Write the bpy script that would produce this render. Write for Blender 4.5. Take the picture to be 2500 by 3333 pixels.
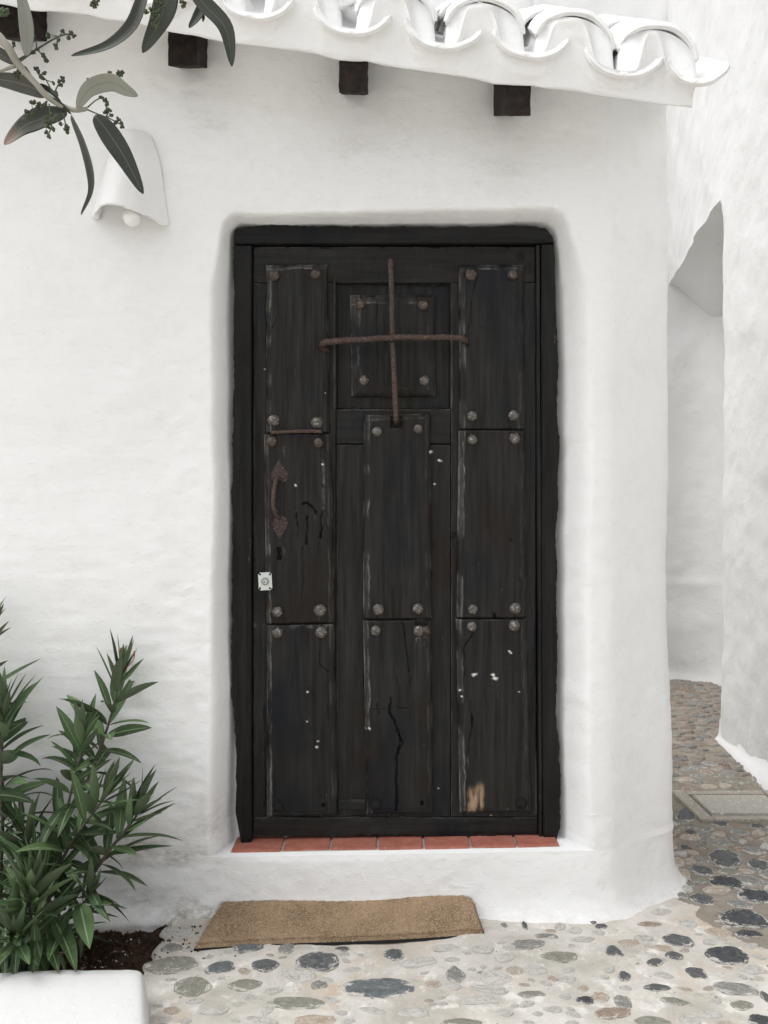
import bpy, bmesh, math, random
import numpy as np
from mathutils import Vector, Matrix, noise as mn
random.seed(7); np.random.seed(7)
for o in list(bpy.data.objects): bpy.data.objects.remove(o)
sc = bpy.context.scene
C = sc.collection
F = 2566.0; CZ = 1.27
# ---------------------------------------------------------------- camera
cd = bpy.data.cameras.new('camera'); cam = bpy.data.objects.new('camera', cd); C.objects.link(cam)
cam.location = (0, 0, CZ); cam.rotation_euler = (math.radians(90), 0, 0)
cd.sensor_fit = 'VERTICAL'; cd.sensor_height = 36; cd.sensor_width = 27
cd.lens = F/3333*36; cd.clip_start = .02; cd.clip_end = 300
sc.camera = cam
# ---------------------------------------------------------------- light
SUN = Vector((-.46, -.03, .87)).normalized()
w = bpy.data.worlds.new('World'); sc.world = w; w.use_nodes = True
nt = w.node_tree; bg = nt.nodes['Background']
sky = nt.nodes.new('ShaderNodeTexSky'); sky.sky_type = 'NISHITA'; sky.sun_disc = False
sky.sun_elevation = math.asin(SUN.z); sky.sun_rotation = math.atan2(SUN.x, SUN.y)
sky.dust_density = 3; sky.ozone_density = .6
hs = nt.nodes.new('ShaderNodeHueSaturation'); hs.inputs['Saturation'].default_value = .12
nt.links.new(sky.outputs[0], hs.inputs['Color']); nt.links.new(hs.outputs[0], bg.inputs[0])
bg.inputs[1].default_value = .15
sd = bpy.data.lights.new('sun', 'SUN'); sd.energy = .75; sd.angle = math.radians(55); sd.color = (1, .992, .982)
so = bpy.data.objects.new('sun', sd); C.objects.link(so)
so.rotation_euler = (-SUN).to_track_quat('-Z', 'Y').to_euler()
sc.view_settings.view_transform = 'Standard'; sc.view_settings.look = 'None'
sc.view_settings.exposure = 0.75; sc.view_settings.gamma = 1
sc.view_settings.use_curve_mapping = False
sc.render.engine = 'CYCLES'; sc.cycles.max_bounces = 12; sc.cycles.diffuse_bounces = 8

# ---------------------------------------------------------------- helpers
def P(px, py, Y): return Vector(((px-1250)/F*Y, Y, CZ-(py-1666.5)/F*Y))
def G(px, py, z=0.0):
    Y = (CZ-z)*F/(py-1666.5); return Vector(((px-1250)/F*Y, Y, z))
def link(o, parent=None):
    C.objects.link(o)
    if parent is not None: o.parent = parent
    return o
def thing(name, label, cat, loc=(0,0,0), group=None):
    o = bpy.data.objects.new(name, None); o.empty_display_size = .05; link(o); o.location = loc
    tag(o, label, cat, group); return o
def tag(o, label=None, cat=None, group=None, kind=None):
    if label: o['label'] = label
    if cat: o['category'] = cat
    if group: o['group'] = group
    if kind: o['kind'] = kind
    return o
def child(name, me, parent, loc=None):
    """object from mesh given in world coordinates below an empty"""
    o = bpy.data.objects.new(name, me); link(o, parent)
    if loc is not None: o.location = loc
    elif parent is not None and parent.type == 'EMPTY' and not parent.parent: o.location = -parent.location
    return o
def np_mesh(name, V, Q, mat=None, smooth=True, attrs=None, tris=False):
    V = np.asarray(V, dtype=np.float32).reshape(-1, 3); Q = np.asarray(Q, dtype=np.int32)
    n = Q.shape[1]
    me = bpy.data.meshes.new(name)
    me.vertices.add(len(V)); me.vertices.foreach_set('co', V.ravel())
    me.loops.add(Q.size); me.loops.foreach_set('vertex_index', Q.ravel())
    me.polygons.add(len(Q)); me.polygons.foreach_set('loop_start', np.arange(0, Q.size, n, dtype=np.int32))
    me.polygons.foreach_set('loop_total', np.full(len(Q), n, dtype=np.int32))
    me.polygons.foreach_set('use_smooth', np.full(len(Q), smooth))
    if attrs:
        for k, a in attrs.items():
            at = me.attributes.new(k, 'FLOAT', 'POINT'); at.data.foreach_set('value', np.asarray(a, dtype=np.float32).ravel())
    me.update(calc_edges=True); me.validate()
    if mat: me.materials.append(mat)
    return me
def grid_q(nr, nc, flip=False, closed=False):
    i = np.arange(nr-1)[:, None]; j = np.arange(nc if closed else nc-1)[None, :]; j2 = (j+1) % nc
    a = i*nc+j; b = i*nc+j2; c = (i+1)*nc+j2; d = (i+1)*nc+j
    q = np.stack([a, b, c, d] if not flip else [a, d, c, b], -1).reshape(-1, 4)
    return q
def bm_mesh(name, bm, mat, smooth=False):
    me = bpy.data.meshes.new(name); bmesh.ops.recalc_face_normals(bm, faces=bm.faces); bm.to_mesh(me); bm.free()
    if mat: me.materials.append(mat)
    if smooth:
        for p in me.polygons: p.use_smooth = True
    return me
def hsh(i, j, s):
    n = (i*374761393 + j*668265263 + s*1442695041) & 0xffffffff
    n = ((n ^ (n >> 13))*1274126177) & 0xffffffff
    return ((n ^ (n >> 16)) & 0xffff)/65535.0*2-1
def vn(x, y, s=0):
    x = np.asarray(x, float); y = np.asarray(y, float)
    i = np.floor(x).astype(np.int64); j = np.floor(y).astype(np.int64); fx = x-i; fy = y-j
    u = fx*fx*fx*(fx*(fx*6-15)+10); v = fy*fy*fy*(fy*(fy*6-15)+10)
    return (hsh(i, j, s)*(1-u)+hsh(i+1, j, s)*u)*(1-v)+(hsh(i, j+1, s)*(1-u)+hsh(i+1, j+1, s)*u)*v
def fbm(x, y, s=0, o=4, g=.5):
    r = 0; a = 1
    for k in range(o): r = r+a*vn(x*2**k+k*17.3, y*2**k-k*9.1, s+k); a *= g
    return r
def sstep(a, b, x):
    t = np.clip((np.asarray(x, float)-a)/(b-a), 0, 1); return t*t*(3-2*t)

# ---------------------------------------------------------------- materials
class N:
    def __init__(s, name):
        s.m = bpy.data.materials.new(name); s.m.use_nodes = True; s.t = s.m.node_tree
        s.b = s.t.nodes['Principled BSDF']; s.tc = s.t.nodes.new('ShaderNodeTexCoord'); s.n = None
    def L(s, a, b): s.t.links.new(a, b)
    def node(s, k, **kw):
        n = s.t.nodes.new(k)
        for a, v in kw.items(): setattr(n, a, v)
        return n
    def coord(s, stretch=(1,1,1), rnd=False, src='Object'):
        mp = s.node('ShaderNodeMapping'); mp.inputs['Scale'].default_value = stretch
        s.L(s.tc.outputs[src], mp.inputs[0])
        if rnd:
            oi = s.node('ShaderNodeObjectInfo'); mu = s.node('ShaderNodeMath', operation='MULTIPLY'); mu.inputs[1].default_value = 37
            s.L(oi.outputs['Random'], mu.inputs[0]); s.L(mu.outputs[0], mp.inputs['Location'])
        return mp.outputs[0]
    def noise(s, scale, detail=4, rough=.55, stretch=(1,1,1), rnd=False, dist=0):
        n = s.node('ShaderNodeTexNoise'); n.inputs['Scale'].default_value = scale
        n.inputs['Detail'].default_value = detail; n.inputs['Roughness'].default_value = rough
        n.inputs['Distortion'].default_value = dist
        s.L(s.coord(stretch, rnd), n.inputs['Vector']); return n.outputs['Fac']
    def ramp(s, fac, a, b, c0=(0,0,0,1), c1=(1,1,1,1)):
        r = s.node('ShaderNodeValToRGB'); e = r.color_ramp.elements
        e[0].position = a; e[1].position = b; e[0].color = c0; e[1].color = c1
        s.L(fac, r.inputs[0]); return r.outputs[0]
    def mix(s, fac, a, b):
        m = s.node('ShaderNodeMix', data_type='RGBA')
        if isinstance(fac, (int, float)): m.inputs[0].default_value = fac
        else: s.L(fac, m.inputs[0])
        for i, v in ((6, a), (7, b)):
            if isinstance(v, tuple): m.inputs[i].default_value = v if len(v) == 4 else v+(1,)
            else: s.L(v, m.inputs[i])
        return m.outputs[2]
    def math(s, op, a, b=0):
        m = s.node('ShaderNodeMath', operation=op)
        for i, v in ((0, a), (1, b)):
            if isinstance(v, (int, float)): m.inputs[i].default_value = v
            else: s.L(v, m.inputs[i])
        return m.outputs[0]
    def attr(s, name):
        a = s.node('ShaderNodeAttribute'); a.attribute_name = name; return a.outputs['Fac']
    def bump(s, h, strength, dist):
        b = s.node('ShaderNodeBump'); b.inputs['Strength'].default_value = strength; b.inputs['Distance'].default_value = dist
        s.L(h, b.inputs['Height'])
        if s.n is not None: s.L(s.n, b.inputs['Normal'])
        s.n = b.outputs[0]; return s
    def done(s, col=None, rough=.6, spec=None, metal=0):
        if col is not None:
            if isinstance(col, tuple): s.b.inputs['Base Color'].default_value = col if len(col) == 4 else col+(1,)
            else: s.L(col, s.b.inputs['Base Color'])
        if isinstance(rough, (int, float)): s.b.inputs['Roughness'].default_value = rough
        else: s.L(rough, s.b.inputs['Roughness'])
        if spec is not None: s.b.inputs['Specular IOR Level'].default_value = spec
        s.b.inputs['Metallic'].default_value = metal
        if s.n is not None: s.L(s.n, s.b.inputs['Normal'])
        return s.m

def plaster(name, c=(.855,.856,.852), dirt=True, bs=1.0):
    n = N(name)
    a = n.noise(1.3, 5, .6); col = n.mix(n.ramp(a, .3, .75), c, tuple(v*.955 for v in c))
    b = n.noise(9, 6, .65); col = n.mix(n.ramp(b, .52, .8), col, (c[0]*.93, c[1]*.925, c[2]*.90, 1))
    if dirt:
        d = n.attr('dirt'); dn = n.math('MULTIPLY', d, n.ramp(n.noise(28, 6, .7, (1,1,2.2)), .3, .66))  # on the house wall 'dirt' also holds painted rafter shadows
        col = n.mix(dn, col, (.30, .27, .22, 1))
    n.bump(n.noise(11, 6, .6, (1,1,1.15)), .33*bs, .012)
    n.bump(n.ramp(n.noise(46, 5, .65, (.8,.8,1.3)), .54, .72), .33*bs, .004)
    n.bump(n.noise(210, 3, .6), .25*bs, .0015)
    return n.done(col, .62, .35)
m_wall = plaster('whitewash')
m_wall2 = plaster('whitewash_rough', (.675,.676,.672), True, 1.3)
m_tile_w = plaster('whitewash_tile', (.88,.88,.874), False, .8)
m_kerb = plaster('whitewash_kerb', (.70,.70,.695), False, .6)

def wood(name, vert=True, tone=1.0):
    n = N(name)
    st = (1, 1, .06) if vert else (.06, 1, 1)
    g = n.noise(55, 8, .65, st, True, .3); g2 = n.noise(4.0, 4, .6, (1,1,.5) if vert else (.5,1,1), True)
    col = n.mix(n.ramp(g, .36, .68), (.0085*tone,.0076*tone,.0072*tone,1), (.026*tone,.0257*tone,.0240*tone,1))
    col = n.mix(n.ramp(g2, .52, .72), col, (.014*tone,.0095*tone,.0075*tone,1))
    col = n.mix(n.ramp(n.noise(3.1, 4, .6, (1,1,.6), True), .56, .72), col, (.006*tone,.0075*tone,.011*tone,1))
    wr = n.math('MULTIPLY', n.attr('wear_glint'), n.ramp(n.noise(48, 9, .8, (1,1,.22) if vert else (.22,1,1), True), .42, .60))
    col = n.mix(wr, col, (.24,.235,.215,1))  # pale grey for worn paint and for painted edge highlights
    # scattered scratches
    sc_ = n.ramp(n.noise(30, 8, .72, (1.2,1,.25) if vert else (.25,1,1.2), True), .665, .70)
    col = n.mix(n.math('MULTIPLY', sc_, .62), col, (.16,.155,.14,1))
    col = n.mix(n.attr('fleck'), col, (.72,.71,.68,1))
    bare = n.mix(n.ramp(g, .35, .65), (.13,.075,.045,1), (.38,.27,.18,1))
    col = n.mix(n.math('MULTIPLY', n.attr('bare'), n.ramp(n.noise(70, 6, .7, st), .3, .5)), col, bare)
    n.bump(g, .9, .0030); n.bump(n.noise(26, 6, .6, st, True), .5, .0025); n.bump(n.noise(160, 3, .6), .15, .0008)
    r = n.ramp(n.noise(16, 4, .6, rnd=True), .3, .7, (.36,.36,.36,1), (.58,.58,.58,1))
    return n.done(col, r, .17)
m_wv = wood('black_painted_wood'); m_wh = wood('black_painted_wood_rail', False); m_wf = wood('black_frame_wood', True, .62)
m_wfh = wood('black_frame_wood_head', False, .62)
def rafter_mat():
    n = N('dark_rafter_wood'); g = n.noise(40, 7, .65, (1,.1,1), True)
    col = n.mix(n.ramp(g, .3, .7), (.008,.0065,.006,1), (.035,.025,.020,1))
    n.bump(g, .6, .004); n.bump(n.noise(60, 5, .6), .4, .003); return n.done(col, .85, .2)
m_raf = rafter_mat()
def iron(name, c1, c2, c3, rough=.6, metal=.2, k=1.0):
    n = N(name); a = n.noise(120*k, 6, .7, rnd=True)
    col = n.mix(n.ramp(a, .35, .65), c1, c2); col = n.mix(n.ramp(n.noise(200*k, 5, .75, rnd=True), .55, .66), col, c3)
    n.bump(n.noise(150*k, 5, .7, rnd=True), .8, .0022); return n.done(col, rough, .5, metal)
m_rust = iron('rusty_iron', (.030,.017,.013,1), (.070,.037,.027,1), (.24,.185,.155,1), .6, .15)
m_stud = iron('stud_iron', (.045,.040,.037,1), (.135,.118,.105,1), (.52,.49,.46,1), .34, .25, .013)
m_studr = iron('rusty_stud_iron', (.030,.021,.017,1), (.080,.054,.042,1), (.30,.25,.21,1), .45, .2, .013)
m_plate = iron('rusty_plate_iron', (.025,.017,.014,1), (.055,.032,.025,1), (.24,.20,.18,1), .6, .3)
m_steel = N('brushed_steel').done((.62,.66,.64), .35, .5, .75)
m_dark = N('dark_hole').done((.008,.008,.008), .9, .1)
def terra():
    n = N('terracotta'); a = n.noise(30, 6, .65, rnd=True)
    col = n.mix(n.ramp(a, .35, .65), (.33,.115,.080,1), (.43,.165,.12,1))
    col = n.mix(n.ramp(n.noise(70, 6, .7, rnd=True), .60, .74), col, (.5,.36,.30,1))
    n.bump(n.noise(90, 5, .6), .3, .002); return n.done(col, .7, .3)
m_terra = terra()
m_grout = plaster('grout', (.46,.44,.40), False)
def coir():
    n = N('coir'); col = n.mix(n.ramp(n.noise(8, 7, .75, (1,1,1)), .38, .62), (.38,.268,.170,1), (.215,.145,.088,1))
    col = n.mix(n.ramp(n.noise(240, 3, .6), .45, .7), col, (.54,.41,.28,1))
    n.bump(n.noise(220, 4, .7), .9, .006); return n.done(col, .95, .1)
m_coir = coir()
m_rubber = N('black_rubber').done((.02,.02,.02), .8, .2)
def mortar():
    n = N('mortar'); a = n.noise(4, 8, .68, dist=.5)
    col = n.mix(n.ramp(a, .38, .64), (.62,.595,.55,1), (.43,.405,.355,1))
    col = n.mix(n.ramp(n.noise(3.3, 7, .7, dist=.4), .53, .66), col, (.52,.43,.34,1))
    col = n.mix(n.ramp(n.noise(13, 6, .7), .54, .70), col, (.78,.765,.735,1))
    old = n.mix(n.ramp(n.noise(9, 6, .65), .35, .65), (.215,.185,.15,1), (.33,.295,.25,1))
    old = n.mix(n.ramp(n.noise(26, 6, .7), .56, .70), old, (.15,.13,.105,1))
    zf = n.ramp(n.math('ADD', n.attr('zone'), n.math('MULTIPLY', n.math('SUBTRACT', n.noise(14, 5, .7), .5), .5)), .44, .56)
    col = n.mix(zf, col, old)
    col = n.mix(n.ramp(n.noise(95, 6, .75), .62, .72), col, (.20,.175,.145,1))
    n.bump(n.noise(22, 6, .6), .6, .010); n.bump(n.noise(120, 5, .65), .5, .003)
    return n.done(col, .85, .25)
m_mortar = mortar()
def stone(name, c1, c2, cov=.62, smear=(.60,.58,.54,1), unit=True):
    k = 1.0 if unit else 14.0
    n = N(name); a = n.noise(2.4*k, 8, .68, (1,1,1), True, .4)
    col = n.mix(n.ramp(a, .36, .64), c1, c2)
    col = n.mix(n.ramp(n.noise(7*k, 7, .75, (1,.5,1), rnd=True, dist=.6), .54, .66), col, tuple(min(1, v*1.7) for v in c2[:3])+(1,))
    col = n.mix(n.ramp(n.noise(5*k, 7, .7, rnd=True), .30, .40), tuple(v*.6 for v in c1[:3])+(1,), col)
    col = n.mix(n.ramp(n.noise(2.2*k, 9, .78, rnd=True, dist=.8), cov, cov+.06), col, smear)
    if unit:
        ef = n.ramp(n.math('ADD', n.attr('e'), n.math('MULTIPLY', n.math('SUBTRACT', n.noise(2.2, 9, .76, rnd=True, dist=.5), .5), 3.0)), .86, .98)
        col = n.mix(ef, col, n.mix(n.noise(8, 4), (.50,.475,.43,1), (.66,.64,.60,1)))
    n.bump(n.noise(4*k, 7, .7, rnd=True), .8, .006); n.bump(n.noise(16*k, 5, .65), .4, .002)
    return n.done(col, .78, .3)
STN = {
 'k': stone('slate_black', (.042,.045,.049,1), (.088,.092,.096,1), .67),
 'd': stone('slate_dark', (.075,.080,.084,1), (.150,.155,.155,1), .63),
 'b': stone('slate_blue', (.095,.108,.115,1), (.175,.188,.192,1), .68),
 'g': stone('stone_grey', (.18,.18,.17,1), (.30,.295,.27,1), .57),
 'o': stone('stone_olive', (.20,.197,.165,1), (.30,.295,.25,1), .63),
 'l': stone('stone_light', (.33,.325,.30,1), (.50,.485,.45,1), .46),
 't': stone('stone_tan', (.36,.29,.22,1), (.48,.41,.34,1), .54),
 'r': stone('stone_brown', (.22,.165,.13,1), (.36,.29,.23,1), .56),
}
def soilm():
    n = N('soil'); col = n.mix(n.ramp(n.noise(60, 6, .7), .4, .65), (.025,.017,.012,1), (.095,.060,.038,1))
    n.bump(n.noise(80, 6, .7), 1, .01); return n.done(col, .95, .1)
m_soil = soilm()
def leafm(name, dark, light, rib, under=None, tip=None, spots=True, ribw=.05):
    n = N(name); u = n.attr('u'); v = n.attr('v')
    col = n.mix(n.ramp(n.noise(18, 5, .6, rnd=True), .3, .7), dark, light)
    if spots: col = n.mix(n.ramp(n.noise(150, 5, .7, rnd=True), .60, .72), col, tuple(x*1.5 for x in light[:3])+(1,))
    oi = n.node('ShaderNodeObjectInfo')
    col = n.mix(n.ramp(oi.outputs['Random'], .45, 1.0), col, tuple(x*1.55 for x in light[:3])+(1,))
    av = n.math('ABSOLUTE', v); rb = n.ramp(av, ribw, ribw*2.2, (1,1,1,1), (0,0,0,1))
    col = n.mix(n.math('MULTIPLY', rb, .75), col, rib)
    if under:
        ge = n.node('ShaderNodeNewGeometry'); col = n.mix(n.math('MULTIPLY', ge.outputs['Backfacing'], 1.0), col, under)
    if tip: col = n.mix(n.ramp(u, .70, .92), col, tip)
    n.bump(n.math('MULTIPLY', rb, 1.0), .3, .0008)
    n.b.inputs['Transmission Weight'].default_value = 0
    n.b.inputs['Subsurface Weight'].default_value = 0
    return n.done(col, .52, .3)
m_ole = leafm('oleander_leaf', (.030,.058,.024,1), (.070,.115,.048,1), (.32,.38,.23,1), (.085,.115,.065,1))
m_oly = leafm('young_oleander_leaf', (.060,.115,.045,1), (.085,.15,.06,1), (.22,.30,.14,1), (.11,.16,.08,1))
m_olive = leafm('olive_leaf', (.020,.025,.018,1), (.034,.040,.029,1), (.10,.11,.085,1), None, None, True, .035)
m_olive_u = leafm('olive_leaf_underside', (.17,.175,.145,1), (.24,.245,.205,1), (.17,.17,.13,1), None, None, False, .03)
m_olive_b = leafm('olive_leaf_brown_tip', (.022,.026,.018,1), (.034,.037,.026,1), (.09,.09,.07,1), None, (.24,.18,.135,1), True, .035)
m_olive_g = leafm('olive_leaf_greyish', (.055,.058,.047,1), (.085,.09,.072,1), (.20,.20,.17,1), None, None, False, .03)
def stemm(name, a, b):
    n = N(name); col = n.mix(n.ramp(n.noise(60, 5, .6, (1,1,.4)), .35, .65), a, b)
    n.bump(n.noise(120, 4, .6), .4, .001); return n.done(col, .65, .3)
m_stem = stemm('oleander_stem', (.075,.075,.050,1), (.13,.11,.085,1))
m_twig = stemm('olive_twig', (.26,.25,.20,1), (.36,.35,.30,1))
m_bud = stemm('olive_bud', (.040,.052,.028,1), (.075,.095,.050,1))
m_flower = N('red_bud').done((.28,.04,.03), .5, .4)
m_bulb = N('frosted_bulb'); m_bulb = m_bulb.done((.82,.81,.79), .25, .5)

# ================================================================ GROUND
ALLEYX = 1.86
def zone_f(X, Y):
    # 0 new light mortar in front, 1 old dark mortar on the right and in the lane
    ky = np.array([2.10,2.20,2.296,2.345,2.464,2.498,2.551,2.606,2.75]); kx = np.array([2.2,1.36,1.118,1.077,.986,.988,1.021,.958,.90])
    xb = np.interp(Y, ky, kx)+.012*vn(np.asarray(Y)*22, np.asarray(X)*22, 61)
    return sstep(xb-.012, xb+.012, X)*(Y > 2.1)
def axis(parts):
    out = [parts[0][0]]
    for a, b, st in parts:
        n = max(1, int(round((b-a)/st))); out += list(np.linspace(a, b, n+1)[1:])
    return np.array(out)
gx = axis([(-60,-6,9), (-6,-1.4,.4), (-1.4,2.7,.0125), (2.7,6,.4), (6,60,9)])
gy = axis([(-60,-2,9), (-2,1.6,.3), (1.6,3.6,.0125), (3.6,6.3,.025), (6.3,60,9)])
GX, GY = np.meshgrid(gx, gy)
def ground_h(X, Y):
    near = np.exp(-((np.asarray(X)-.5)/3.0)**4)
    h = -.006*zone_f(X, Y)+(.0060*fbm(np.asarray(X)*3.1, np.asarray(Y)*3.1, 5, 3)+.0022*fbm(np.asarray(X)*21, np.asarray(Y)*21, 9, 3))*near
    bed = sstep(-.655, -.70, X+.012*vn(np.asarray(Y)*20, np.asarray(X)*0, 3))*sstep(2.0, 2.04, Y)*sstep(-3, -2.9, X)
    return h-.10*bed
GZ = ground_h(GX, GY)
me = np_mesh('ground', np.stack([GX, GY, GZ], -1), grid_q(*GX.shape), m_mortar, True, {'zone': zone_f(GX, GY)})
ground = tag(link(bpy.data.objects.new('ground', me)), 'pale cement paving with cobblestones set into it in front of the white house', kind='structure')

# --- cobblestones
def stone_mesh(k):
    rnd = random.Random(100+k); n = 26; m = rnd.choice((5,6,7,8))
    ph = [2*math.pi*(i+rnd.uniform(-.33,.33))/m for i in range(m)]; dd_ = [rnd.uniform(.66,.95) for _ in range(m)]
    def rad(a):
        v = min([d/max(.12, math.cos(a-p)) for p, d in zip(ph, dd_) if math.cos(a-p) > .1]+[1.25])
        return v*(1+.035*mn.noise(Vector((math.cos(a)*3+k*5, math.sin(a)*3, 0))))
    R_ = [rad(2*math.pi*i/n) for i in range(n)]
    for _ in range(1): R_ = [.25*R_[i-1]+.5*R_[i]+.25*R_[(i+1) % n] for i in range(n)]
    mx = max(abs(R_[i]*math.cos(2*math.pi*i/n)) for i in range(n)); my = max(abs(R_[i]*math.sin(2*math.pi*i/n)) for i in range(n))
    rings = [(1.0, -.9), (.97, .0), (.86, .60), (.62, .88), (.3, 1.0)]
    V = []
    for r, z in rings:
        for i in range(n):
            a = 2*math.pi*i/n; rr = r*R_[i]*(1+.05*mn.noise(Vector((i*1.7, k*3.1, 0))))
            V.append((rr*math.cos(a)/mx, rr*math.sin(a)/my, z*(1+.16*rnd.uniform(-1,1))))
    V.append((0, 0, 1.02)); Fc = []
    for q in range(len(rings)-1):
        for i in range(n): Fc.append((q*n+i, q*n+(i+1) % n, (q+1)*n+(i+1) % n, (q+1)*n+i))
    b = (len(rings)-1)*n
    for i in range(n): Fc.append((b+i, b+(i+1) % n, len(V)-1))
    me = bpy.data.meshes.new('cobblestone'); me.from_pydata(V, [], Fc)
    at = me.attributes.new('e', 'FLOAT', 'POINT'); at.data.foreach_set('value', [r for r, z in rings for i in range(n)]+[0.0])
    for p in me.polygons: p.use_smooth = True
    me.materials.append(None); return me
SM = [stone_mesh(k) for k in range(24)]
nst = [0]; placed = []
def cobble(x, y, rx, ry, ang, kind, h=.006):
    o = bpy.data.objects.new('cobblestone', SM[nst[0] % len(SM)]); link(o, ground); nst[0] += 1
    o.material_slots[0].link = 'OBJECT'; o.material_slots[0].material = STN[kind]
    z = float(ground_h(x, y)); o.location = (x, y, z+.0005); o.scale = (rx, ry, h); o.rotation_euler = (0, 0, ang)
    placed.append((x, y, max(rx, ry)))
COB = [(577,3030,105,44,0,'l'),(558,3083,76,30,0,'g'),(560,3137,178,58,8,'o'),(719,3150,104,44,0,'b'),(808,3087,104,38,0,'b'),(934,3087,60,40,0,'g'),
(865,3144,98,42,0,'d'),(1029,3128,142,62,0,'d'),(630,3210,132,76,0,'o'),(804,3208,124,40,0,'o'),(969,3175,118,52,0,'l'),(1232,3210,268,76,0,'b'),
(1283,3100,68,40,0,'d'),(1355,3128,135,30,8,'l'),(1038,3207,52,26,0,'g'),(960,3270,190,44,0,'o'),(870,3290,42,44,0,'l'),(1482,3175,64,60,0,'g'),
(1114,3083,48,12,0,'d'),(1463,3087,110,24,0,'l'),(1020,3325,165,50,0,'t'),(1714,3077,126,36,0,'g'),(1774,3050,82,16,0,'g'),(1822,3119,134,40,-4,'o'),
(1645,3122,76,26,20,'l'),(1614,3188,112,46,-6,'l'),(1741,3161,76,34,0,'l'),(1997,3101,54,38,0,'d'),(2048,3068,80,28,0,'t'),(1958,3013,48,18,5,'d'),
(1898,3060,90,18,6,'l'),(2202,3059,104,44,-6,'d'),(2341,3031,88,36,0,'t'),(2238,3001,80,28,0,'l'),(2190,3109,62,26,4,'d'),(2130,3133,64,24,16,'d'),
(2368,3104,142,62,8,'k'),(2262,3161,74,40,-10,'d'),(2139,3213,86,24,0,'d'),(2392,3215,144,44,-6,'g'),(2413,3267,86,30,0,'o'),(2199,3257,104,24,-12,'o'),
(1904,3253,62,24,0,'k'),(1952,3242,60,36,-14,'t'),(2024,3253,64,46,0,'g'),(1994,3288,132,42,0,'r'),(2121,3321,132,44,0,'o'),(1898,3217,44,18,0,'t'),
(2033,3176,38,36,-20,'d'),(2476,3321,90,40,0,'k'),(2497,3248,30,50,0,'d'),(2422,2983,156,64,-6,'k'),(2437,3033,90,30,-4,'k'),(2464,2911,132,52,-6,'k'),
(2290,2917,86,40,0,'d'),(2362,2866,110,42,-6,'k'),(2290,2831,78,38,12,'d'),(2365,2787,110,74,-14,'d'),(2275,2793,56,30,10,'g'),(2232,2755,40,26,0,'d'),
(2470,2811,70,42,-20,'d'),(2449,2763,80,28,-6,'g'),(2440,2862,122,38,-20,'g'),(2410,2938,84,26,-14,'g'),(2150,2965,78,20,8,'l'),(2115,3008,90,18,0,'r'),
(1640,3010,22,14,0,'g'),(1708,3012,18,30,0,'d'),(1822,3012,36,30,-12,'l'),(1790,3030,40,14,-8,'t'),(1990,2970,40,20,-20,'t'),(1930,2998,34,12,0,'d'),
(2095,3055,60,18,0,'l'),(1655,3092,50,14,0,'l'),(2450,3150,80,30,0,'l'),(1560,3260,120,30,0,'l'),(1730,3240,90,20,0,'o'),(1350,3290,110,34,0,'l'),
(1800,3190,40,16,0,'t'),(1210,3290,90,20,-10,'l'),(560,3290,60,30,0,'t'),(700,3290,110,30,6,'l'),(1500,3330,150,26,0,'o'),(2310,3300,80,28,0,'l'),
(2310,2481,42,16,0,'g'),(2271,2492,56,12,0,'g'),(2245,2501,52,16,-10,'g'),(2300,2512,38,20,-8,'r'),(2332,2500,40,12,0,'r'),(2360,2524,42,11,0,'g'),
(2376,2509,52,12,0,'g'),(2272,2523,56,10,-4,'g'),(2210,2512,24,14,0,'g'),(2237,2566,40,24,0,'r'),(2236,2648,70,66,-25,'d'),(2345,2678,64,16,0,'d'),
(2465,2684,44,18,0,'d'),(2405,2703,70,18,0,'g'),(2295,2712,60,22,-10,'g'),(2350,2738,70,20,0,'g'),(2250,2705,40,22,0,'d'),(2460,2720,60,18,0,'r')]
for px, py, wd, ht, ang, k in COB:
    g = G(px, py); rx = wd/2*g.y/F; ry = ht/2*g.y**2/(F*CZ)
    cobble(g.x, g.y, rx*1.06, ry*1.08, math.radians(ang)*1.5, k, .0035 if k in 'lt' else .005)
# lane cobbles: irregular, close set
rl = random.Random(5)
MAN = (1.30, 1.80, 3.24, 3.60)
# faint stones almost buried in the pale mortar in front
rf = random.Random(17)
for att in range(900):
    if nst[0] >= 190: break
    px, py = rf.uniform(500, 2500), rf.uniform(2985, 3340); g = G(px, py)
    if px < 1600 and py < 3085: continue
    if g.x < .95 and g.y > 2.43: continue
    r = rf.uniform(.010, .030)
    if any((g.x-a)**2+((g.y-b)*1.3)**2 < (r+c)**2*.85 for a, b, c in placed): continue
    cobble(g.x, g.y, r*rf.uniform(.9,1.4), r*rf.uniform(.5,.9), rf.uniform(-.5,.5), rf.choice('llllllt'), .0022)
LANE = []
for att in range(9000):
    Y = 2.6+3.4*rl.random()**1.1; X = rl.uniform(.98, 1.80 if Y < 4.35 else 2.45)
    if not (X/Y*F+1250 > 2165): continue
    if MAN[0]-.05 < X < MAN[1]+.05 and MAN[2]-.06 < Y < MAN[3]+.06: continue
    r = rl.uniform(.022, .055)*(1 if Y < 4 else 1.2)
    if any((X-a)**2+(Y-b)**2*1.4 < (r+c)**2*.66 for a, b, c in placed): continue
    if 4.15 < Y < 4.7 and rl.random() < .7: continue
    if 3.60 < Y < 3.85 and rl.random() < .7: continue
    placed.append((X, Y, r)); LANE.append((Y, X, r))
LANE.sort(); nfar = []
for i, (Y, X, r) in enumerate(LANE):
    args = (X, Y, r*rl.uniform(.9,1.25), r*rl.uniform(.6,.95), rl.uniform(-.5,.5), rl.choice('ggorttlogt'), rl.uniform(.006,.012))
    if nst[0] < 299: cobble(*args); placed.pop()
    else: nfar.append(args)
V = []; Fc = []; mi = []
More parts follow.
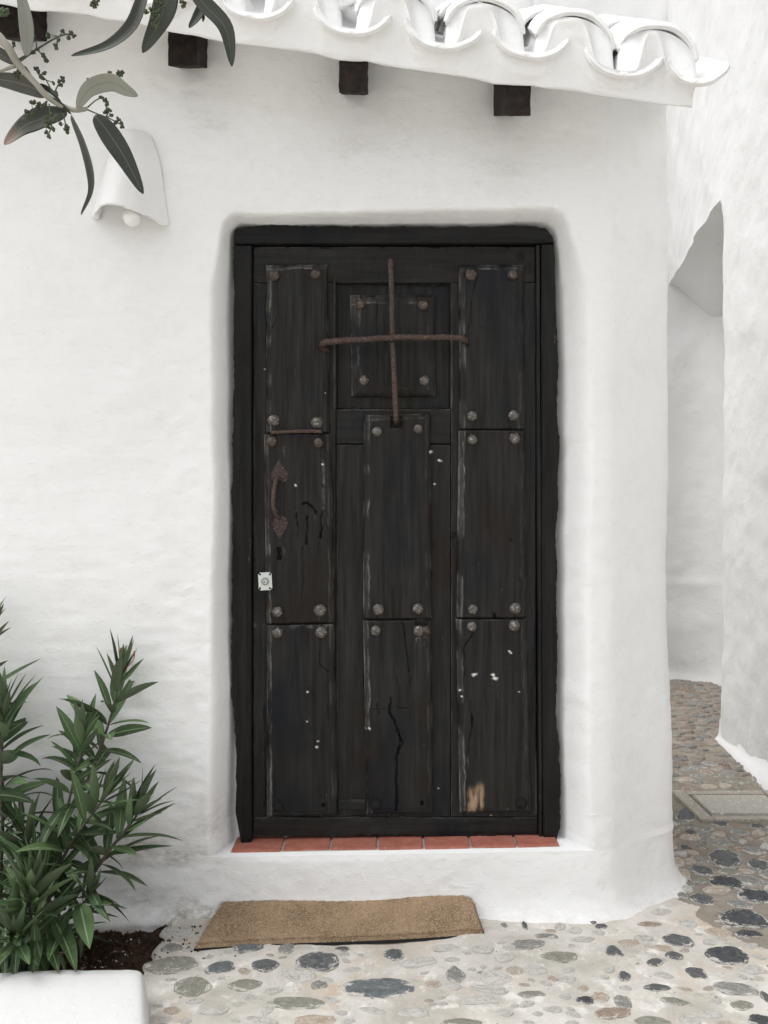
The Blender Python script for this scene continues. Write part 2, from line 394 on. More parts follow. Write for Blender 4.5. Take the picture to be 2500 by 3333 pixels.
for j, (X, Y, rx, ry, an, kd, h) in enumerate(nfar):
    m0 = SM[j % len(SM)]; b_ = len(V); ca, sa = math.cos(an), math.sin(an); z0 = float(ground_h(X, Y))
    for v in m0.vertices: V.append((X+ca*v.co.x*rx-sa*v.co.y*ry, Y+sa*v.co.x*rx+ca*v.co.y*ry, z0+v.co.z*h))
    for p in m0.polygons: Fc.append([b_+q for q in p.vertices]); mi.append(j % 3)
if V:
    me = bpy.data.meshes.new('lane_cobbles'); me.from_pydata(V, [], Fc)
    for q in 'goa': me.materials.append(stone('far_stone_'+q, *{'g': ((.15,.145,.135,1), (.26,.25,.23,1)), 'o': ((.19,.17,.145,1), (.29,.265,.23,1)), 'a': ((.17,.135,.11,1), (.26,.215,.18,1))}[q], .66, (.33,.30,.26,1), False))
    me.polygons.foreach_set('material_index', mi); me.polygons.foreach_set('use_smooth', [True]*len(Fc)); me.update()
    tag(child('lane_cobbles', me, ground), kind='stuff')
# small pebbles set flush into the front mortar (many, joined)
def scatter(name, n, fn, mat, parent, size, squash=.5, seed=1):
    r = random.Random(seed); V = []; Fc = []
    base = [(1,0,0),(0,1,0),(-1,0,0),(0,-1,0),(0,0,1),(0,0,-1)]
    fs = [(0,1,4),(1,2,4),(2,3,4),(3,0,4),(1,0,5),(2,1,5),(3,2,5),(0,3,5)]
    for _ in range(n):
        p = fn(r)
        if p is None: continue
        s = r.uniform(*size); R = Matrix.Rotation(r.uniform(0, 6.28), 3, 'Z') @ Matrix.Rotation(r.uniform(-.5,.5), 3, 'X')
        b = len(V)
        for v in base:
            q = R @ Vector((v[0]*s*r.uniform(.6,1.5), v[1]*s*r.uniform(.6,1.3), v[2]*s*squash)); V.append((p[0]+q.x, p[1]+q.y, p[2]+q.z))
        Fc += [(a+b, c+b, d+b) for a, c, d in fs]
    me = np_mesh(name, V, Fc, mat, False); o = child(name, me, parent); tag(o, kind='stuff'); return o
def gp(r):
    x, y = r.uniform(-.6, 1.8), r.uniform(1.8, 3.2)
    if x < .95 and y > 2.4: return None
    return (x, y, float(ground_h(x, y)))
scatter('grit', 900, gp, STN['g'], ground, (.0008,.0030), .6, 3)
scatter('pebble', 110, gp, STN['o'], ground, (.003,.008), .3, 4)
def gq(r):
    x, y = r.uniform(-.70,-.40), r.uniform(2.22, 2.42)
    if r.random() > math.exp(-((x+.62)/.10)**2): return None
    return (x, y, float(ground_h(x, y))+.002)
scatter('soil_crumb', 170, gq, m_soil, ground, (.0012,.0045), .8, 6)

# --- access cover in the lane
cover = thing('drain_cover', 'flat cement-filled rectangular cover with a raised rim set in the lane by the right wall', 'drain cover', (1.55, 3.41, 0))
def rbox(x0, x1, y0, y1, z0, z1, bev=.003, jit=0, seed=0):
    bm = bmesh.new(); vs = [bm.verts.new((x, y, z)) for z in (z0, z1) for x, y in ((x0,y0),(x1,y0),(x1,y1),(x0,y1))]
    for f in ((0,3,2,1),(4,5,6,7),(0,1,5,4),(1,2,6,5),(2,3,7,6),(3,0,4,7)): bm.faces.new([vs[i] for i in f])
    if bev: bmesh.ops.bevel(bm, geom=bm.edges[:], offset=bev, segments=2, affect='EDGES')
    if jit:
        for v in bm.verts:
            q = mn.noise_vector(Vector(v.co)*9+Vector((seed*3.1, 0, 0))); v.co += q*jit
    return bm
m_rim = stone('cement_rim', (.33,.30,.26,1), (.42,.385,.335,1), .8, unit=False)
m_slab = stone('cement_slab', (.40,.38,.34,1), (.46,.44,.40,1), .85, unit=False)
child('slab', bm_mesh('slab', rbox(1.372, 1.70, 3.292, 3.515, -.02, .010, .004, .004), m_slab), cover)
for a in ((1.30,1.358,3.235,3.575),(1.714,1.775,3.235,3.575),(1.36,1.712,3.235,3.282),(1.36,1.712,3.527,3.575)):
    child('rim', bm_mesh('rim', rbox(a[0],a[1],a[2],a[3],-.02,.009,.003,.005, a[0]*7), m_rim), cover)

# ================================================================ HOUSE
house = thing('whitewashed_house', 'low whitewashed cottage with a black studded door and white tiled eave', 'house', (0, 2.6, 0))
ZS = .1905
def eave_z(x): return 2.576-.127*(np.asarray(x)+.129)      # lower edge of the eave at Y=2.25
EL = [(96,19),(434,63),(550,92),(665,113),(800,134),(1033,171),(1104,190),(1190,192),(1288,212),(1560,250),(1608,263),(1730,268),(1947,304),(2197,336),(2262,338)]
ex = np.array([(p[0]-1250)/F*2.25 for p in EL]); ez = np.array([CZ+(1666.5-p[1])/F*2.25 for p in EL])
def eave_low(x):
    x = np.asarray(x, float); r = np.interp(x, ex, ez); return np.where(x < ex[0], ez[0]+.127*(ex[0]-x), r)
# plan path of the wall face; unseen rear cut short to brighten the lane
pp = [(-3.0,2.47),(-.9,2.49),(-.6,2.50),(.66,2.50),(.72,2.51),(.90,2.645),(.965,2.70),(.995,2.77),(1.005,2.86),(1.03,3.2),(1.05,3.70),(.95,3.74),(-2.2,3.74)]
def dense_path(pts, steps):
    out = []
    for (a, b), st in zip(zip(pts[:-1], pts[1:]), steps):
        L = math.dist(a, b); n = max(1, int(round(L/st))); out += [(a[0]+(b[0]-a[0])*i/n, a[1]+(b[1]-a[1])*i/n) for i in range(n)]
    out.append(pts[-1]); return np.array(out)
path = dense_path(pp, [.1,.02,.0065,.0065,.0065,.0065,.0065,.0065,.01,.03,.05,.1,.2])
path = path[(path[:,0] > -2.2) | (path[:,1] > 3.6)]
pm = path.copy()
for _ in range(18): pm[1:-1] = .25*pm[:-2]+.5*pm[1:-1]+.25*pm[2:]
tg = np.gradient(pm, axis=0); tg /= np.linalg.norm(tg, axis=1)[:, None]; nrm = np.stack([tg[:,1], -tg[:,0]], -1)
zz = np.unique(np.concatenate([axis([(-.06,.17,.008),(.17,.24,.004),(.24,2.3,.0065)]), [ZS-.0015, ZS+.0015]]))
zt = np.linspace(0, 1, 60)[1:]
S = np.concatenate([[0], np.cumsum(np.linalg.norm(np.diff(pm, axis=0), axis=1))]); s0 = S[np.argmin(np.abs(pm[:,0]-0))]; S = S-s0
ztop = np.minimum(eave_low(np.minimum(pm[:,0], .88)) + .62*(np.clip(pm[:,1], 2.25, 3.6)-2.25)+.02, 9)
Zg = np.concatenate([np.repeat(zz[:,None], len(pm), 1), 2.3+zt[:,None]*(ztop[None,:]-2.3)], 0)
Sg = np.repeat(S[None,:], Zg.shape[0], 0); Xg = np.repeat(pm[None,:,0], Zg.shape[0], 0)
OXL, OZT = -.494, 2.203
def reveal(x, z):
    xl = OXL + .006*vn(z*3.1, 0*z, 21)+.002*vn(z*22, 0*z, 22)
    xr = .556+.016*(2.2-z)/2 + .006*vn(z*2.7, 0*z+3, 23)+.0025*vn(z*19, 0*z, 24)
    zt_ = OZT + .004*vn(x*6, 0*x, 25)+.002*vn(x*30, 0*x, 26)
    cx = (xl+xr)/2; hw = (xr-xl)/2; r = .035
    dx = np.abs(x-cx)-hw+r; dz = z-zt_+r
    d = np.hypot(np.maximum(dx, 0), np.maximum(dz, 0))+np.minimum(np.maximum(dx, dz), 0)-r
    wv = (.062+.033*sstep(cx-.25, cx+.25, x))*np.clip((2.15-z)*3+.5, .45, 1); wv = wv+.010*vn(z*1.7, x, 31)
    t = np.clip(d/wv, 0, 1)
    prof = (1-t)**1.0*(1-sstep(.55, 1.0, t)*.35)
    prof = np.where(t < 1, 1-np.sin(t*math.pi/2)**1.25, 0)
    gate = (z > ZS)
    return np.where(gate, prof, 0)*.130, d
rv, dd = reveal(Xg, Zg)

off = -rv*(Sg < .85)
lump = .0075*fbm(Sg*1.9, Zg*1.9, 41, 2)+.0018*fbm(Sg*7, Zg*8, 42, 3)*(1+.5*(Xg < -.6))+.0008*fbm(Sg*26, Zg*34, 43, 2)*(1+1.2*(Xg < -.55))
fade = np.where(Zg > ZS, .15+.85*sstep(-.01,.03,dd), 1)*np.where(Zg < ZS+.02, np.clip(np.abs(Zg-ZS)/.02, 0, 1)*.85+.15, 1)
off = off+lump*fade
off = off+.045*np.exp(-np.maximum(Zg+.01,0)/.022)+.018*np.exp(-np.maximum(Zg,0)/.12)*sstep(-.3,.9,Xg)
# gentle vertical swell at the right of the doorway and slope of the corner
off = off-.007*np.clip(Zg, 0, 2.5)*1.0*(1-np.exp(-((Zg-0)/.6)**2))*.6 + .004
off = off+.020*np.exp(-((Sg-1.02)/.10)**2)*np.exp(-((Zg-.2)/.5)**2)
XX = pm[None,:,0]+nrm[None,:,0]*off; YY = pm[None,:,1]+nrm[None,:,1]*off
ZZ = Zg+.018*Xg*np.exp(-((Zg-ZS)/.06)**2)*sstep(.80,.62,np.abs(Xg))
dirt = sstep(.48,.0,Zg)*sstep(-.40,-.58,Xg)*1.25*np.clip(.5+fbm(Sg*4,Zg*9,51,3),0,1) + .25*sstep(.05,.0,Zg)
for rx, rz in ((-.59,2.50),(-.13,2.44),(.36,2.365)):  # rafter shadow smudges painted on the wall, added to the base dirt
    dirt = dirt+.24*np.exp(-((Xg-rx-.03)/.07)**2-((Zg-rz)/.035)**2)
me = np_mesh('wall', np.stack([XX, YY, ZZ], -1), grid_q(*XX.shape), m_wall, True, {'dirt': np.clip(dirt, 0, 1)})  # 'dirt' holds base dirt plus the painted rafter shadow smudges
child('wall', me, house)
# upper storey wall behind the roof
def wall_sheet(name, origin, ux, U, Wz, mat, parent, depth=.3, amp=1, seed=0, dirt_=None, extra=None, nrm_=None, rnd=.02):
    """thick wall slab with an uneven front; ux: unit vector along the wall; nrm_: outward normal"""
    ux = Vector(ux).normalized(); n_ = Vector(nrm_); UU, WW = np.meshgrid(U, Wz)
    o = amp*(.010*fbm(UU*1.9, WW*1.7, seed, 3)+.004*fbm(UU*8, WW*6, seed+7, 3)+.0015*fbm(UU*30, WW*24, seed+9, 2))
    if extra is not None: o = o+extra(UU, WW)
    ed = np.minimum(np.minimum(UU-U[0], U[-1]-UU), 99); o = o-rnd*np.exp(-ed/.012)
    X = origin[0]+ux.x*UU+n_.x*o; Y = origin[1]+ux.y*UU+n_.y*o; Z = origin[2]+WW
    V = np.stack([X, Y, Z], -1); nr, nc = UU.shape
    q = grid_q(nr, nc)
    a = Vector(ux); fn = a.cross(Vector((0,0,1)))
    if fn.dot(n_) < 0: q = q[:, ::-1]
    V = V.reshape(-1, 3); nb = len(V)
    # rim + back
    idx = [i for i in range(nc)]+[r*nc+nc-1 for r in range(1, nr)]+[(nr-1)*nc+i for i in range(nc-2, -1, -1)]+[r*nc for r in range(nr-2, 0, -1)]
    B = V[idx]-np.array(n_)*depth
    m = len(idx); rim = np.array([(idx[i], idx[(i+1) % m], nb+(i+1) % m, nb+i) for i in range(m)])
    if fn.dot(n_) > 0: rim = rim[:, ::-1]
    V = np.concatenate([V, B]); q = np.concatenate([q, rim])
    dv = np.zeros(len(V)) if dirt_ is None else np.concatenate([dirt_(UU, WW).ravel(), np.zeros(m)])
    me = np_mesh(name, V, q, mat, True, {'dirt': dv}); return child(name, me, parent)
wall_sheet('upper_wall', (-2.6, 3.42, 2.4), (1,0,0), axis([(0,3.25,.04)]), axis([(0,1.35,.03)]), m_wall, house, .3, 1, 60, None, None, (0,-1,0))
# --- roof: mortar bed and fascia
PX = [-1.19,-.92,-.645,-.372,-.098,.159,.407,.667,.876]
PZ = [2.775,2.74,2.703,2.666,2.621,2.582,2.556,2.503,2.482]
PX = [-2.01,-1.74,-1.465]+PX; PZ = [2.88,2.845,2.81]+PZ
CXc = [(PX[i]+PX[i+1])/2 for i in range(len(PX)-1)]; CZc = [(PZ[i]+PZ[i+1])/2+.050 for i in range(len(PX)-1)]
PA, PB, CA, CB = .100, .058, .102, .068
xs = np.concatenate([np.arange(-2.2, .885, .0065), [.885]])
def top_prof(x):
    t = np.full_like(x, -9.0)
    for cx, cz in zip(CXc, CZc):
        u = (x-cx)/(CA+.000); t = np.where(np.abs(u) < 1, np.maximum(t, cz-.12*(x-cx)+(CB*1.19-.002)*np.sqrt(np.clip(1-u*u, 0, 1))), t)
    for cx, cz in zip(PX, PZ):
        u = (x-cx)/PA; pz = cz-.006+PB*1.19*(1-np.sqrt(np.clip(1-u*u*.96, 0, 1)))-.12*(x-cx)+.013
        t = np.where((x-cx > -.088) & (x-cx < .064), pz, t)
    t = np.where(t < -5, 2.6-.135*(x+.1), t)
    return t
tp = top_prof(xs)
for _ in range(4): tp[1:-1] = .25*tp[:-2]+.5*tp[1:-1]+.25*tp[2:]
lo = eave_low(xs)+.004*vn(xs*9, xs*0, 71)
rows = []
def flare(x, Y): return x+sstep(.45, .885, x)*(Y-2.25)*.30
nf = 22
for k in range(nf):
    t = k/(nf-1); z = lo+(tp-lo)*t
    Yf = 2.250-.030*t+.010*(1-t)**6+.006*np.sin(t*3.1)+ -.006*fbm(xs*5, xs*0+t*2, 72, 3)-.0015*fbm(xs*24, xs*0+t*9, 73, 2)
    endr = np.exp(-(.885-xs)/.03)*.010; rows.append((xs, Yf+endr, z))
arch = np.full_like(xs, -9.0)
for cx, cz in zip(CXc, CZc):
    u = (xs-cx-.004)/(CA+.008); arch = np.where(np.abs(u) < 1, np.maximum(arch, cz-.12*(xs-cx)+(CB*1.19+.008)*np.sqrt(np.clip(1-u*u, 0, 1))), arch)
tp2 = np.maximum(tp, arch)
rows.append((xs, np.full_like(xs, 2.234), tp+.65*(2.234-2.222)-.004)); rows.append((xs, np.full_like(xs, 2.240), tp2+.65*(2.240-2.222)-.004))
for Yb in (2.5,2.9,3.42): rows.append((flare(xs, Yb), np.full_like(xs, Yb), tp+.65*(Yb-2.23)-.018))
rows.append((flare(xs, 3.42), np.full_like(xs, 3.42), lo+.60*1.17)); rows.append((flare(xs, 2.6), np.full_like(xs, 2.6), lo+.60*.33)); rows.append((xs, np.full_like(xs, 2.275), lo+.010))
V = np.array([np.stack(r, -1) for r in rows]); nr, nc = V.shape[:2]
Q = grid_q(nr, nc); Q2 = np.array([((nr-1)*nc+j, (nr-1)*nc+j+1, j+1, j) for j in range(nc-1)])
Vf = V.reshape(-1, 3); endi = [r*nc+nc-1 for r in range(nr)]; cen = Vf[endi].mean(0); Vf = np.concatenate([Vf, [cen, cen]])
# end cap as quads (degenerate free fan pairs)
cap = []
for a in range(0, nr-1, 1): cap.append((endi[a], endi[a+1], len(Vf)-2, len(Vf)-2))
capt = np.array([(endi[a], endi[(a+1) % nr], len(Vf)-2) for a in range(nr)])
me = bpy.data.meshes.new('eave'); me.from_pydata([tuple(v) for v in Vf], [], [tuple(q) for q in np.concatenate([Q, Q2])]+[tuple(c) for c in capt])
for p in me.polygons: p.use_smooth = True
bmx = bmesh.new(); bmx.from_mesh(me); bmesh.ops.recalc_face_normals(bmx, faces=bmx.faces); bmx.to_mesh(me); bmx.free()
me.materials.append(m_wall); child('eave', me, house)
# --- roof tiles
def tile_mesh(kind, seed, L=.40):
    a0, b0 = (PA, PB) if kind == 'pan' else (CA, CB); na, nl = 20, 9
    V = []; r = random.Random(seed); TH = .019 if kind == 'pan' else .019
    for side in (0, 1):
        for j in range(nl):
            t = j/(nl-1)
            for i in range(na):
                th = math.pi*(i/(na-1)); 
                if kind == 'pan': th = math.pi*(.06+.88*i/(na-1))
                s_ = 1-(.10*t if kind == 'cover' else -.0*t)
                wob = 1+.025*vn(i*.35+seed*5, j*.5, seed)
                a = (a0*s_ + (0 if side == 0 else TH))*float(wob); b = (b0*s_+(0 if side == 0 else TH))*float(wob)
                end = .005*float(vn(i*.7, seed*3.3, 5)) if j == 0 else 0
                x = -a*math.cos(th); z = b*math.sin(th)
                if kind == 'pan': z = a0*0+b0-z
                V.append((x, t*L+end+z*.65, z))
    Q = []
    n1 = na*nl
    for j in range(nl-1):
        for i in range(na-1):
            Q.append((j*na+i, j*na+i+1, (j+1)*na+i+1, (j+1)*na+i)); Q.append((n1+j*na+i, n1+(j+1)*na+i, n1+(j+1)*na+i+1, n1+j*na+i+1))
    for i in range(na-1): Q.append((i, n1+i, n1+i+1, i+1)); k = (nl-1)*na; Q.append((k+i, k+i+1, n1+k+i+1, n1+k+i))
    for j in range(nl-1):
        for i in (0, na-1): Q.append((j*na+i, (j+1)*na+i, n1+(j+1)*na+i, n1+j*na+i))
    me = bpy.data.meshes.new('roof_tile'); me.from_pydata(V, [], Q)
    bmx = bmesh.new(); bmx.from_mesh(me); bmesh.ops.recalc_face_normals(bmx, faces=bmx.faces)
    rim = [e for e in bmx.edges if len(e.link_faces) == 2 and e.calc_face_angle(0) > 1.0]
    bmesh.ops.bevel(bmx, geom=rim, offset=.007, segments=3, affect='EDGES'); bmx.to_mesh(me); bmx.free()
    for p in me.polygons: p.use_smooth = True
    me.materials.append(m_tile_w); return me
pans = [tile_mesh('pan', s, 1.22) for s in range(3)]; covs = [tile_mesh('cover', s) for s in (3, 4, 5)]
rt = random.Random(3); SL = math.atan(.65); CRS = .285
for r_ in range(4):
    for k, (x, z) in enumerate(zip(PX, PZ)):
        if r_: break
        Y = 2.213+r_*CRS
        o = child('roof_tile', pans[(k+r_) % 3], house); last = (k == len(PX)-1)
        o.location = Vector((x+(.30*(Y-2.2) if last else 0), Y, z+.65*(Y-2.208)+.004*r_))-house.location
        if last: o.scale = (.80, 1, .95)
        o.rotation_euler = (SL, math.radians(7.5)+(-0.05 if last else rt.uniform(-.04,.04)), rt.uniform(-.02,.02)-(.03 if last else 0))
    for k, (x, z) in enumerate(zip(CXc, CZc)):
        Y = 2.236+r_*CRS
        o = child('roof_tile', covs[(k+r_) % 3], house)
        o.location = Vector((x+rt.uniform(-.004,.004), Y, z+.65*(Y-2.215)+.002+.004*r_-.022*max(0, r_-1)))-house.location
        o.rotation_euler = (SL+.02, math.radians(7.5)+rt.uniform(-.05,.05), rt.uniform(-.03,.03))
# --- rafters
for k, (x0, x1, y0, y1) in enumerate(((-4,96,10,122),(547,641,88,213),(1104,1193,186,301),(1644,1727,258,376))):
    Yf = (2.375,2.375,2.272,2.272)[k]; a = P(x0, y1, Yf); b = P(x1, y0, Yf)
    bm = bmesh.new(); nseg = 8; rings = []
    dY = .34; sl = .50
    for j in range(nseg+1):
        t = j/nseg; ring = []
        n4 = 6
        pts = [(a.x+(b.x-a.x)*i/n4, a.z) for i in range(n4)]+[(b.x, a.z+(b.z-a.z)*i/n4) for i in range(n4)]+[(b.x+(a.x-b.x)*i/n4, b.z) for i in range(n4)]+[(a.x, b.z+(a.z-b.z)*i/n4) for i in range(n4)]
        for (x, z) in pts:
            q = mn.noise_vector(Vector((x*60+k*9, t*3, z*60)))*.0028
            ring.append(bm.verts.new((x+q.x, Yf+dY*t+(q.y if j == 0 else 0), z+q.z+sl*dY*t)))
        rings.append(ring)
    m_ = len(rings[0])
    for j in range(nseg):
        for i in range(m_): bm.faces.new((rings[j][i], rings[j][(i+1) % m_], rings[j+1][(i+1) % m_], rings[j+1][i]))
    bm.faces.new(rings[0][::-1]); bm.faces.new(rings[-1])
    child('rafter', bm_mesh('rafter', bm, m_raf), house)

# --- sill of terracotta tiles
sill = child('sill', bm_mesh('sill', rbox(-.488, .566, 2.520, 2.625, ZS-.006, ZS+.0015, .001), m_grout), house); sill.location = (0,0,0); sill.parent = house; sill.matrix_parent_inverse = Matrix(); sill.location = (0, -house.location.y, .0); sill.rotation_euler = (0, -.018, 0)
jx = [-.487,-.3235,-.170,-.0175,.131,.282,.429,.566]
for i in range(7):
    a, b = jx[i]+.0035, jx[i+1]-.0035
    o = child('tile', bm_mesh('tile', rbox(a, b, 2.519+.003*random.random(), 2.622, ZS-.006, ZS+.0080+.001*random.random(), .002, .002, i), m_terra), sill)
    pass

# --- door frame
DY = 2.58
def dx_(px): return (px-1250)/F*DY
def dz_(py): return CZ-(py-1666.5)/F*DY
def outline_obj(name, pts, y_front, y_back, mat, parent, cham=.004, wob=1.2, seed=0, step=8):
    """prism with a wobbly outline given in door pixels (clockwise from top left)"""
    P2 = []
    n = len(pts)
    for i in range(n):
        a, b = pts[i], pts[(i+1) % n]; L = math.dist(a[:2], b[:2]); k = max(1, int(L/step)); w_ = a[2] if len(a) > 2 else wob
        for j in range(k):
            t = j/k; x = a[0]+(b[0]-a[0])*t; y = a[1]+(b[1]-a[1])*t
            q = mn.noise_vector(Vector((x*.011+seed, y*.011, seed*1.7)))*w_*.8+mn.noise_vector(Vector((x*.047+seed*3, y*.047, seed)))*w_*.32+mn.noise_vector(Vector((x*.17+seed, y*.17, seed)))*w_*.22
            P2.append((x+q.x, y+q.y))
    V = [(dx_(x), y_back, dz_(y)) for x, y in P2]; m = len(P2)
    V += [(dx_(x), y_front+cham, dz_(y)) for x, y in P2]
    c = Vector((sum(p[0] for p in P2)/m, sum(p[1] for p in P2)/m))
    ins = []
    area = sum(P2[i][0]*P2[(i+1) % m][1]-P2[(i+1) % m][0]*P2[i][1] for i in range(m)); sg = 1 if area > 0 else -1
    for i in range(m):
        a = Vector(P2[i-1]); b = Vector(P2[(i+1) % m]); t = (b-a).normalized(); nn = Vector((-t.y, t.x))*sg
        ins.append((P2[i][0]+nn.x*cham/DY*F*.8, P2[i][1]+nn.y*cham/DY*F*.8))
    V += [(dx_(x), y_front, dz_(y)) for x, y in ins]
    bm = bmesh.new(); vs = [bm.verts.new(v) for v in V]
    for i in range(m):
        j = (i+1) % m
        bm.faces.new((vs[i], vs[j], vs[m+j], vs[m+i])); bm.faces.new((vs[m+i], vs[m+j], vs[2*m+j], vs[2*m+i]))
    bm.faces.new([vs[2*m+i] for i in range(m)])
    return child(name, bm_mesh(name, bm, mat), parent)
frame = child('door_frame', bm_mesh('door_frame', rbox(dx_(758), dx_(1822), 2.634, 2.650, ZS+.02, 2.19, 0), m_dark), house)
outline_obj('head', [(764,752,7),(775,742,7),(1000,737,8),(1400,742,8),(1740,737,8),(1775,743,4),(1797,768,4),(1803,793,.6),(1745,795,.6),(820,797,.6),(762,797,3)], 2.570, 2.64, m_wfh, frame, .004, 1, 3)
outline_obj('jamb', [(763,800,4),(820,800,.6),(820,2740,1),(786,2745,3),(768,2650,7),(766,2400,8),(755,2250,8),(757,1700,8)], 2.572, 2.64, m_wf, frame, .004, 1, 5)
outline_obj('jamb', [(1760,797,.6),(1803,797,4),(1813,1100,8),(1818,1500,8),(1810,1700,8),(1813,2300,8),(1823,2500,8),(1823,2690,5),(1812,2731,3),(1768,2731,1),(1764,2300,.6)], 2.572, 2.64, m_wf, frame, .004, 1, 7)
outline_obj('bead', [(1745,797,.6),(1757,797,.6),(1762,1600,.8),(1765,2728,.8),(1755,2728,.8),(1748,1600,.8)], 2.578, 2.64, m_wv, frame, .003, .8, 9)

# --- door leaf
door = child('door', bm_mesh('door', rbox(dx_(822), dx_(1750), 2.612, 2.632, dz_(2729), dz_(797), 0), m_wv), house)
def dseg(px, py, poly):
    d = np.full(px.shape, 1e9)
    for (x0, y0), (x1, y1) in zip(poly[:-1], poly[1:]):
        vx, vy = x1-x0, y1-y0; L = vx*vx+vy*vy+1e-9; t = np.clip(((px-x0)*vx+(py-y0)*vy)/L, 0, 1)
        d = np.minimum(d, np.hypot(px-x0-t*vx, py-y0-t*vy))
    return d
CR = [  # cracks: polyline px, half width px, depth m
 ([(990,1640),(1003,1637),(1012,1645),(1022,1655),(1026,1664),(1030,1672)], 3.2, .012),
 ([(1002,1680),(1000,1720),(999,1770)], 3.4, .012), ([(965,1670),(969,1700),(972,1750)], 2.6, .010), ([(1048,1665),(1046,1700),(1047,1750)], 3.0, .011),
 ([(975,1430),(966,1510),(960,1600),(965,1660)], 1.6, .004), ([(985,1780),(988,1850),(985,1950)], 1.8, .006),
 ([(1050,1540),(1055,1600),(1057,1650)], 2.0, .004), ([(903,905),(910,960),(905,1030),(880,1090)], 1.8, .006),
 ([(1229,980),(1230,1260)], 1.8, .005), ([(1549,905),(1542,960),(1530,1030),(1520,1090)], 2.2, .006),
 ([(1310,2020),(1318,2080),(1330,2160),(1336,2235)], 2.4, .009), ([(1270,2270),(1268,2320),(1285,2350),(1298,2385),(1300,2420),(1290,2470),(1288,2640)], 4.5, .012),
 ([(1298,2395),(1308,2420),(1295,2450)], 8, .012), ([(1288,2200),(1300,2240),(1296,2300)], 2, .006),
 ([(1205,2308),(1255,2306)], 3, .006), ([(1290,2305),(1330,2303)], 2.5, .005), ([(1228,2290),(1232,2320)], 4, .006),
 ([(1542,2060),(1522,2085),(1510,2110),(1512,2200)], 2.6, .010), ([(1530,2280),(1536,2340),(1530,2400),(1520,2450)], 2.4, .008), ([(1536,2330),(1534,2370)], 4, .009),
 ([(1037,2120),(1043,2165),(1068,2185)], 2.2, .006), ([(960,2150),(955,2210),(950,2235)], 1.8, .004), ([(1070,2300),(1072,2340)], 2, .005),
 ([(1276,1920),(1283,2010)], 1.8, .006), ([(1236,1830),(1233,1930)], 1.6, .005), ([(1230,2000),(1231,2018)], 1.6, .005),
 ([(1230,1610),(1270,1585)], 1.3, .003), ([(1008,2470),(1012,2600)], 1.4, .003), ([(1620,1480),(1640,1490)], 1, .002),
 ([(1610,1998),(1614,2012)], 5, .014), ([(1690,1880),(1700,1900),(1690,1940),(1696,1960)], 2.6, .005),
 ([(1657,1755),(1662,1762)], 5, .007), ([(1560,1062),(1575,1072)], 4, .004), ([(1380,1000),(1382,1070)], 1, .002),
 ([(870,920),(866,1050),(872,1200)], 1.5, .004), ([(1515,1090),(1522,1130)], 4, .012), ([(905,2260),(912,2300)], 1.2, .003),
 ([(860,2300),(862,2640)], 2.4, .008), ([(1010,2240),(1022,2262)], 5, .005), ([(890,2100),(893,2500)], 1.0, .002),
 ([(1650,1000),(1652,1330)], 1.1, .002), ([(1600,1500),(1604,1900)], 1.0, .002), ([(1330,1450),(1332,1900)], 1.1, .002), ([(940,1200),(938,1390)], 1.2, .003), ([(1040,900),(1043,1000)], 1.5,.003),
 ([(1640,2100),(1643,2600)], 1.1, .0025), ([(1380,2050),(1372,2300)], 1.0, .002),
]
FL = [(1656,2118,5),(1662,2124,4),(1545,2193,7),(1609,2206,8),(1604,2196,6),(1002,2250,5),(1035,2410,4),(1031,2430,4),(1190,2370,3),(1204,2368,4),(1502,2265,4),(1497,2245,4),(1000,2347,3),(1688,2250,3),(962,1580,5),(1050,1512,5),(1403,1470,6),(1430,1497,7),(1415,1575,4),(818,1190,5),(1428,2570,3),(1490,1790,0),(860,1200,3),(1060,1280,2),(1600,2660,3)]
